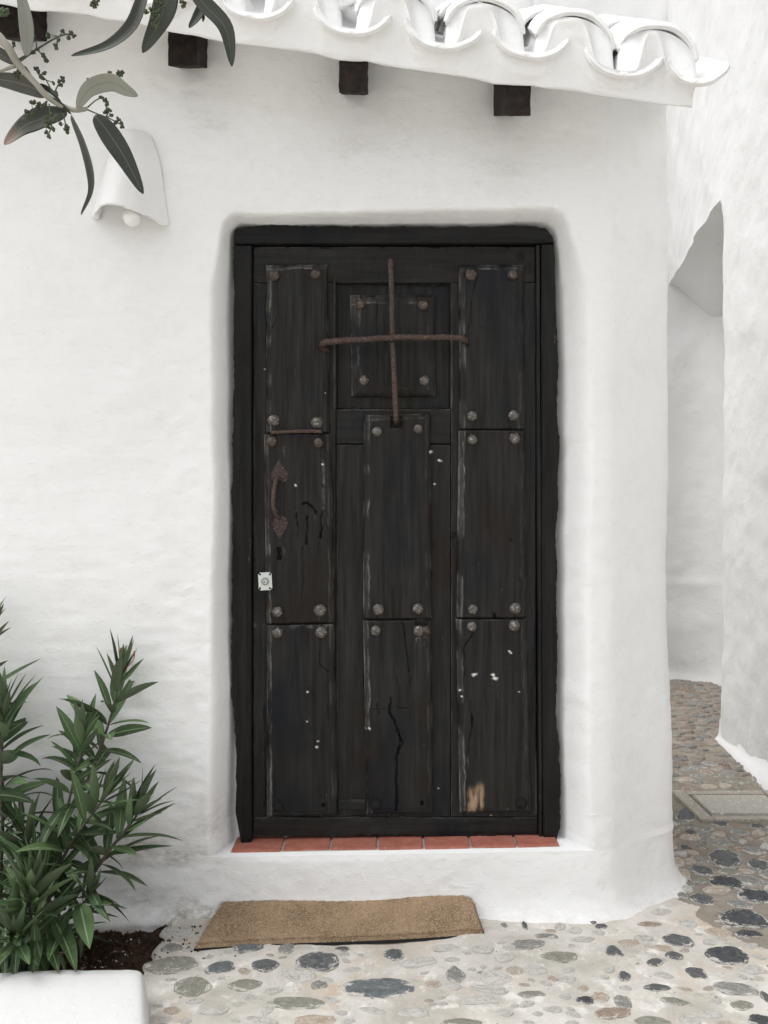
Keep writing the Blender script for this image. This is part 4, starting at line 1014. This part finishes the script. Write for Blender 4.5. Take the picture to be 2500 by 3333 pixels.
for k in range(17000):
    u, v = rm.random(), rm.random()
    if rm.random() < .12: v = rm.choice((rm.uniform(0,.03), rm.uniform(.97,1)))
    p = mat_pt(u, v)+Vector((0, 0, .014)); d = Vector((rm.gauss(0,.75), rm.gauss(0,.75), rm.uniform(.25,1.0))).normalized()*rm.uniform(.004,.009)
    s_ = d.orthogonal().normalized()*.0006; b = len(V); V += [tuple(p-s_), tuple(p+s_), tuple(p+d)]; Fc.append((b, b+1, b+2))
tag(child('bristle', np_mesh('bristle', V, Fc, m_coir, False), mat_t), kind='stuff')

# ================================================================ OLEANDERS
def leaf_mesh(bend, fold, wid, twist, seed, nl=8, tipp=1.0):
    r = random.Random(seed); V = []; Uu = []; Vv = []; pos = Vector((0,0,0)); ang = 0
    cols = (-1, -.5, 0, .5, 1)
    for j in range(nl+1):
        t = j/nl; wv = wid*(math.sin(math.pi*min(1, t**.80*.97+.015))**.85)*(1-.12*t)
        if j == 0: wv = wid*.10
        if j == nl: wv = wid*.02
        a = bend*t**1.3; dirv = Vector((0, math.cos(a), -math.sin(a))); nr_ = Vector((0, math.sin(a), math.cos(a)))
        tw = twist*t
        for c in cols:
            side = Vector((math.cos(tw), 0, 0))+nr_*math.sin(tw)
            lift = fold*abs(c)**1.3*wv+.05*wv*math.sin(t*9+seed)*abs(c)
            p = pos+side*(c*wv)+nr_*lift; V.append(tuple(p)); Uu.append(t); Vv.append(c)
        pos = pos+dirv/nl
    me = np_mesh('leaf', V, grid_q(nl+1, 5), m_ole, True, {'u': Uu, 'v': Vv}); return me
LM = {}
for kind, mt in (('o', m_ole), ('y', m_oly)):
    L_ = []
    for s_ in range(9):
        b = (-.35, .0, .3, .6, .9, 1.2, 1.5, .5, .2)[s_]; me = leaf_mesh(b, .28+.06*(s_ % 3), .088+.012*(s_ % 4), .3*((s_ % 3)-1), s_)
        me.materials.clear(); me.materials.append(mt); L_.append(me)
    LM[kind] = L_
nleaf = {}
def leaf(plant, p, d, L, r, kind='o', bendc=None, wsc=1.0):
    d = Vector(d).normalized(); up = Vector((0,0,1)); 
    side = d.cross(up); side = side.normalized() if side.length > .05 else Vector((1,0,0))
    nz = side.cross(d).normalized(); M = Matrix((side, d, nz)).transposed().to_4x4()
    roll = Matrix.Rotation(r.gauss(0, .45), 4, 'Y')
    me = LM[kind][bendc if bendc is not None else r.randrange(9)]
    o = bpy.data.objects.new('leaf', me); link(o, plant)
    o.matrix_local = Matrix.Translation(Vector(p)-plant.location) @ M @ roll @ Matrix.Diagonal((L*wsc, L, L*.9, 1))
    nleaf[plant.name] = nleaf.get(plant.name, 0)+1
def stem(plant, pts, r0, r1, seed, LL=.145, gap=.021, top=6, start=.15, young=.25, dens=1.0, kept=lambda p: True):
    r = random.Random(seed); W = [P(*p) if len(p) == 3 else Vector(p[:3]) for p in pts]
    n = len(W); tube('stem', W, [r0+(r1-r0)*i/(n-1) for i in range(n)], m_stem, plant, 6, .1)
    seg = []; L = 0
    for a, b in zip(W[:-1], W[1:]): seg.append((L, (b-a).length, a, b)); L += (b-a).length
    s_ = L*start; ph = r.uniform(0, 6.28)
    while s_ < L:
        for l0, ln, a, b in seg:
            if l0 <= s_ <= l0+ln: p = a.lerp(b, (s_-l0)/ln); ax = (b-a).normalized(); break
        f = s_/L; up_ = f
        for k in range(3):
            if r.random() > dens: continue
            a_ = ph+k*2.094+r.uniform(-.3,.3); o1 = ax.orthogonal().normalized(); o2 = ax.cross(o1); rad = o1*math.cos(a_)+o2*math.sin(a_)
            if rad.y > .75: rad.y *= .45
            toward = (L-s_)/max(.001, .16); el = .80*math.exp(-toward*1.3)+.18
            if f < .45: el = r.uniform(-.25,.45)
            d = rad*math.cos(el*1.1)+ax*math.sin(el*1.1)*1.25+Vector((0,0,.03))
            if L-s_ < .07: bc = r.choice((0,1,1,2,8))
            elif L-s_ < .2: bc = r.choice((1,2,2,3,7,8))
            else: bc = r.choice((3,4,4,5,6,7))
            LLk = 1.14*LL*r.uniform(.75,1.15)*(.78 if L-s_ < .03 else 1)
            if p.y+d.normalized().y*LLk*.8 > 2.485: d.y = min(d.y, (2.475-p.y)/LLk)
            leaf(plant, p+rad*r0*.5, d, LLk, r, 'y' if (r.random() < young*(1.3 if L-s_ < .1 else .55)) else 'o', bc, r.uniform(.80,1.15))
        ph += 1.05+r.uniform(-.1,.1); s_ += 1.24*gap*r.uniform(.8,1.25)*(1.0 if L-s_ > .08 else .62)
    for k in range(top):
        a_ = k*2.4+ph; o1 = ax.orthogonal().normalized(); o2 = ax.cross(o1); rad = o1*math.cos(a_)+o2*math.sin(a_)
        leaf(plant, W[-1], ax+rad*(.12+.05*k), LL*(.55+.08*k), r, 'y' if r.random() < young*1.6 else 'o', r.choice((0,1,8)), .9)
tall = thing('oleander_shrub', 'tallest oleander shrub, tiny red buds at its tip, growing beside the white wall', 'shrub', tuple(G(205, 3060)))
b0 = (200,3075,2.34)
stem(tall, [b0,(185,2930,2.36),(170,2760,2.38),(240,2610,2.39),(300,2510,2.40),(335,2415,2.40),(372,2290,2.40),(392,2200,2.40)], .0075, .0032, 21, .150, .030, 6, .34, .22, .85)
stem(tall, [(165,2770,2.37),(215,2640,2.34),(240,2540,2.34),(262,2460,2.34),(274,2405,2.34)], .005, .003, 22, .135, .028, 6, .25, .2, .8)
stem(tall, [b0,(240,2930,2.32),(298,2853,2.30),(352,2774,2.29),(410,2700,2.28),(445,2655,2.27)], .007, .0032, 23, .150, .026, 7, .25, .25, .9)
stem(tall, [(210,2960,2.33),(180,2860,2.30),(235,2740,2.28),(300,2650,2.27),(345,2590,2.27)], .006, .003, 24, .145, .027, 6, .25, .3, .9)
stem(tall, [b0,(170,2950,2.30),(110,2840,2.30),(90,2740,2.30),(75,2690,2.31)], .006, .003, 25, .14, .030, 5, .3, .15, .85)
stem(tall, [(205,2990,2.32),(260,2950,2.28),(300,2905,2.24)], .0045, .0025, 26, .14, .030, 3, .4, .1, .7)
for px, py, yy_ in ((394,2108,2.395),(437,2120,2.395)):
    o = tube('flower_bud', [P(394, 2190, 2.40), P(px-4, py+30, yy_), P(px, py, yy_)], [.001,.0012,.0028], m_flower, tall, 6, 0, sub=3)
lefts = thing('oleander_shrub', 'oleander cut off by the left edge of the view, its upright stem behind the rosette', 'shrub', tuple(G(5, 3060)))
stem(lefts, [(10,3075,2.32),(0,2900,2.34),(8,2700,2.35),(3,2520,2.36),(8,2400,2.36),(14,2310,2.36)], .0075, .0035, 31, .150, .027, 6, .28, .2, .9)
stem(lefts, [(-10,3060,2.34),(-60,2700,2.36),(-70,2350,2.38),(-60,2130,2.38),(-45,2080,2.38)], .007, .0035, 32, .150, .030, 6, .3, .2, .9)
front = thing('oleander_shrub', 'low bushy oleander with a leaf rosette facing out over the white kerb', 'shrub', tuple(G(90, 3120)))
stem(front, [(110,3110,2.20),(105,3020,2.15),(98,2950,2.11),(94,2905,2.09)], .006, .0035, 41, .150, .020, 7, .1, .30, 1.0)
stem(front, [(60,3120,2.22),(30,3040,2.20),(-5,2960,2.20),(-30,2900,2.2)], .006, .0035, 42, .15, .024, 6, .1, .2, 1.0)
stem(front, [(150,3110,2.26),(160,3000,2.24),(150,2900,2.24),(120,2830,2.24)], .006, .0035, 43, .15, .026, 6, .15, .15, .9)
stem(front, [(70,3110,2.18),(60,3070,2.10),(45,3050,2.05)], .005, .003, 44, .15, .022, 5, .1, .15, 1.0)
rr_ = random.Random(77)
for (px, py, tx, ty, yy_) in ((175,2990,250,3130,2.16),(215,2980,160,3120,2.2),(110,3000,120,3185,2.1),(60,3020,45,3190,2.08),(150,3030,190,3160,2.12),(20,3010,10,3180,2.1),(260,2940,290,3080,2.2)):
    a = P(px, py, yy_); b = P(tx, ty, min(yy_-.10, 1.99)); leaf(front, a, b-a, (b-a).length*1.05, rr_, 'o', rr_.choice((1,2,8)), 1.1)

# ================================================================ OLIVE BRANCHES
OY = .66
def oleaf(parent, pts, wpx, mt, roll=0, dy=0, fold=.2, slope=0.0, nl=9):
    """leaf with its midrib through the given points; width given at its widest"""
    n = len(pts); W = [P(p[0], p[1], OY+dy+slope*i/(n-1)) for i, p in enumerate(pts)]; sub = 6; C3 = []
    for i in range(n-1):
        p0 = W[max(i-1, 0)]; p1 = W[i]; p2 = W[i+1]; p3 = W[min(i+2, n-1)]
        for j in range(sub):
            t = j/sub; C3.append(.5*((2*p1)+(-p0+p2)*t+(2*p0-5*p1+4*p2-p3)*t*t+(-p0+3*p1-3*p2+p3)*t**3))
    C3.append(W[-1]); m = len(C3); wid = wpx/F*OY/2; V = []; Uu = []; Vv = []
    for i, p in enumerate(C3):
        t = i/(m-1); d = (C3[min(i+1, m-1)]-C3[max(i-1, 0)]).normalized(); view = Vector((0,-1,0))
        s_ = d.cross(view).normalized(); n_ = s_.cross(d).normalized(); q = Matrix.Rotation(roll, 3, d); s_ = q @ s_; n_ = q @ n_
        wv = wid*max(.04, math.sin(math.pi*min(1, t**.85*.985+.01))**.72)
        if i == 0: wv = wid*.12
        for c in (-1,-.8,-.4,0,.4,.8,1): V.append(tuple(p+s_*c*wv+n_*(fold*wv*(abs(c)**1.5)*1.0)+n_*.04*wv*math.sin(t*12+c*2))); Uu.append(t); Vv.append(c)
    me = np_mesh('leaf', V, grid_q(m, 7), mt, True, {'u': Uu, 'v': Vv})
    o = child('leaf', me, parent); s2 = o.modifiers.new('thickness', 'SOLIDIFY'); s2.thickness = .0004; return o
def spray(parent, pts, buds, dy=0, seed=0, r=2.0):
    """flower-bud spray: stalk plus clusters of tiny buds"""
    rr = random.Random(seed); W = [P(x, y, OY+dy) for x, y in pts]; k = OY/F
    me = tube('bud_spray', W, [r*k*1.3, *[r*k]*(len(W)-1)], m_bud, None, 5, sub=3); bm = bmesh.new(); bm.from_mesh(me)
    for bx, by in buds:
        c0 = P(bx, by, OY+dy)
        near = min(W, key=lambda q: (q-c0).length)
        # short stalk
        d = (c0-near)
        if d.length > .0005:
            s_ = d.orthogonal().normalized()*k*1.3; s3 = d.cross(s_).normalized()*k*1.3
            a = [bm.verts.new(near+s_), bm.verts.new(near+s3), bm.verts.new(near-s_-s3)]; b = [bm.verts.new(c0+s_), bm.verts.new(c0+s3), bm.verts.new(c0-s_-s3)]
            for i in range(3): bm.faces.new((a[i], a[(i+1) % 3], b[(i+1) % 3], b[i]))
        for q in range(5):
            off = Vector((rr.uniform(-1,1), rr.uniform(-1,1), rr.uniform(-1,1))).normalized()*k*(5.0 if q else 0)
            M = Matrix.Translation(c0+off) @ Matrix.Diagonal((k*4.6, k*4.6, k*5.2, 1))
            bmesh.ops.create_icosphere(bm, subdivisions=1, radius=1, matrix=M)
    me2 = bm_mesh('bud_spray', bm, m_bud, True); return child('bud_spray', me2, parent)
ob = thing('olive_branch', 'pale olive twig with bud sprays and a brown-tipped leaf reaching in from the left edge', 'olive branch', tuple(P(-150, 20, OY)))
k_ = OY/F
tube('twig', [P(-330,-130,OY+.05), P(-150,10,OY+.02), P(0,122,OY), P(58,207,OY), P(110,265,OY), P(159,318,OY), P(227,354,OY), P(258,357,OY), P(284,353,OY)], [k_*v for v in (20,17,14,12,10,10,8,9,6)], m_twig, ob, 8, .25)
tube('twig', [P(-90,262,OY+.01), P(0,232,OY), P(50,214,OY)], [k_*5,k_*5,k_*7], m_twig, ob, 6, .1)
oleaf(ob, [(86,182),(88,110),(78,30),(55,-70)], 44, m_olive_u, .25, -.010, .12)
oleaf(ob, [(48,208),(10,182),(-50,150),(-110,140)], 40, m_olive_g, .3, .004)
oleaf(ob, [(150,312),(100,283),(20,262),(-90,250)], 54, m_olive_g, -.35, .006, .3)
oleaf(ob, [(218,368),(150,382),(80,412),(14,470)], 82, m_olive_b, .2, .008, .15)
oleaf(ob, [(252,352),(290,290),(360,268),(410,292),(448,312)], 52, m_olive_u, .5, -.004, .15)
oleaf(ob, [(232,376),(275,465),(302,560),(300,630),(264,699)], 30, m_olive_g, .55, -.006, .9)
oleaf(ob, [(308,376),(352,430),(410,520),(466,630)], 66, m_olive, .1, -.008, .2)
oleaf(ob, [(80,215),(92,235),(104,250)], 10, m_olive, .5, 0)
oleaf(ob, [(128,275),(165,295),(200,335)], 20, m_olive, .9, .004)
oleaf(ob, [(170,320),(205,345),(232,372)], 16, m_olive, .9, -.002)
oleaf(ob, [(-180,-10),(-150,90),(-160,200)], 50, m_olive, .2, .01); oleaf(ob, [(-220,-50),(-330,0),(-420,80)], 50, m_olive_g, .3, .02); oleaf(ob, [(-260,-80),(-240,-200),(-260,-300)], 50, m_olive, .3, .03)
spray(ob, [(62,194),(120,160),(193,118),(232,111)], [(205,100),(233,104),(240,117),(222,121),(190,128),(158,112),(155,122),(180,148),(185,155),(147,186),(150,196),(140,180),(120,158)], -.004, 1, 3.0)
spray(ob, [(120,165),(118,140),(112,120)], [(112,120),(105,128)], -.002, 11, 2)
spray(ob, [(40,180),(44,150)], [(45,143),(34,151)], 0, 2, 2); spray(ob, [(58,206),(95,180),(105,170)], [(102,168),(110,172)], 0, 3)
spray(ob, [(174,309),(150,260),(128,245),(118,228)], [(118,222),(124,232),(130,248),(145,236),(140,252),(172,268),(178,302),(185,306)], -.003, 4)
spray(ob, [(178,300),(190,275),(203,258)], [(203,255),(192,262),(196,276),(208,262)], -.003, 5)
spray(ob, [(60,215),(56,232)], [(52,240),(60,234),(56,250),(66,238),(48,246)], .003, 6)
spray(ob, [(154,328),(130,345),(105,355),(87,371)], [(103,330),(112,334),(140,342),(128,340),(120,350),(88,363),(80,390),(92,378),(85,388),(150,338),(108,372)], -.004, 7)
spray(ob, [(160,338),(164,375),(168,410),(155,443)], [(150,395),(160,400),(170,385),(178,390),(156,412),(176,420),(152,432),(158,445),(170,372),(180,380),(150,385)], -.006, 8)
spray(ob, [(205,372),(214,405)], [(214,412),(220,418),(212,422),(220,428),(195,402)], 0, 9)
spray(ob, [(285,357),(315,370),(347,381),(375,395),(398,408)], [(350,358),(343,366),(362,376),(374,398),(385,388),(398,402),(398,411),(356,360)], -.004, 10)
spray(ob, [(285,350),(310,328),(330,318)], [(342,325),(350,332),(347,338),(330,316)], 0, 12)
spray(ob, [(292,285),(296,268)], [(290,262),(300,256),(302,264)], .006, 13); spray(ob, [(352,250),(375,248),(395,236)], [(358,240),(385,236),(398,232),(392,244)], .006, 14)
spray(ob, [(0,35),(12,45)], [(5,30),(14,40),(8,50),(20,44),(-5,45),(25,36)], -.01, 15)
ot = thing('olive_branch', 'four dark olive leaves hanging down across the eave from above the frame', 'olive branch', tuple(P(560,-160,OY)))
tube('twig', [P(300,-420,OY+.04), P(420,-260,OY+.02), P(520,-130,OY+.01), P(600,-70,OY), P(680,-50,OY)], [k_*v for v in (18,15,12,9,5)], m_twig, ot, 8, .2)
oleaf(ot, [(500,-90),(468,-10),(430,85),(350,150),(232,181)], 46, m_olive, .15, -.004, .35)
oleaf(ot, [(560,-100),(545,-10),(520,70),(464,171)], 78, m_olive, -.1, .006, .15)
oleaf(ot, [(680,-50),(672,0),(640,60),(615,90)], 42, m_olive, .3, .010, .25)
oleaf(ot, [(600,-70),(665,15),(735,95),(755,215)], 58, m_olive, -.25, -.004, .3)
oleaf(ot, [(655,40),(662,55),(660,70)], 10, m_olive, 0, .012)
oleaf(ot, [(430,-250),(360,-180),(300,-160)], 60, m_olive, .2, .02); oleaf(ot, [(380,-310),(460,-330),(560,-380)], 60, m_olive_g, .2, .03)
spray(ot, [(515,-60),(505,-10),(500,40),(508,90)], [(498,-5),(510,10),(525,15),(492,30),(505,42),(518,35),(530,22),(496,58),(508,66),(520,56),(500,78),(512,88),(505,50),(476,38)], -.008, 21)
spray(ot, [(330,-90),(315,-40),(309,5)], [(303,5),(312,12),(308,22),(318,2),(300,15)], -.01, 22)
spray(ot, [(590,-60),(596,0)], [(592,6),(600,12),(596,18)], -.004, 23)
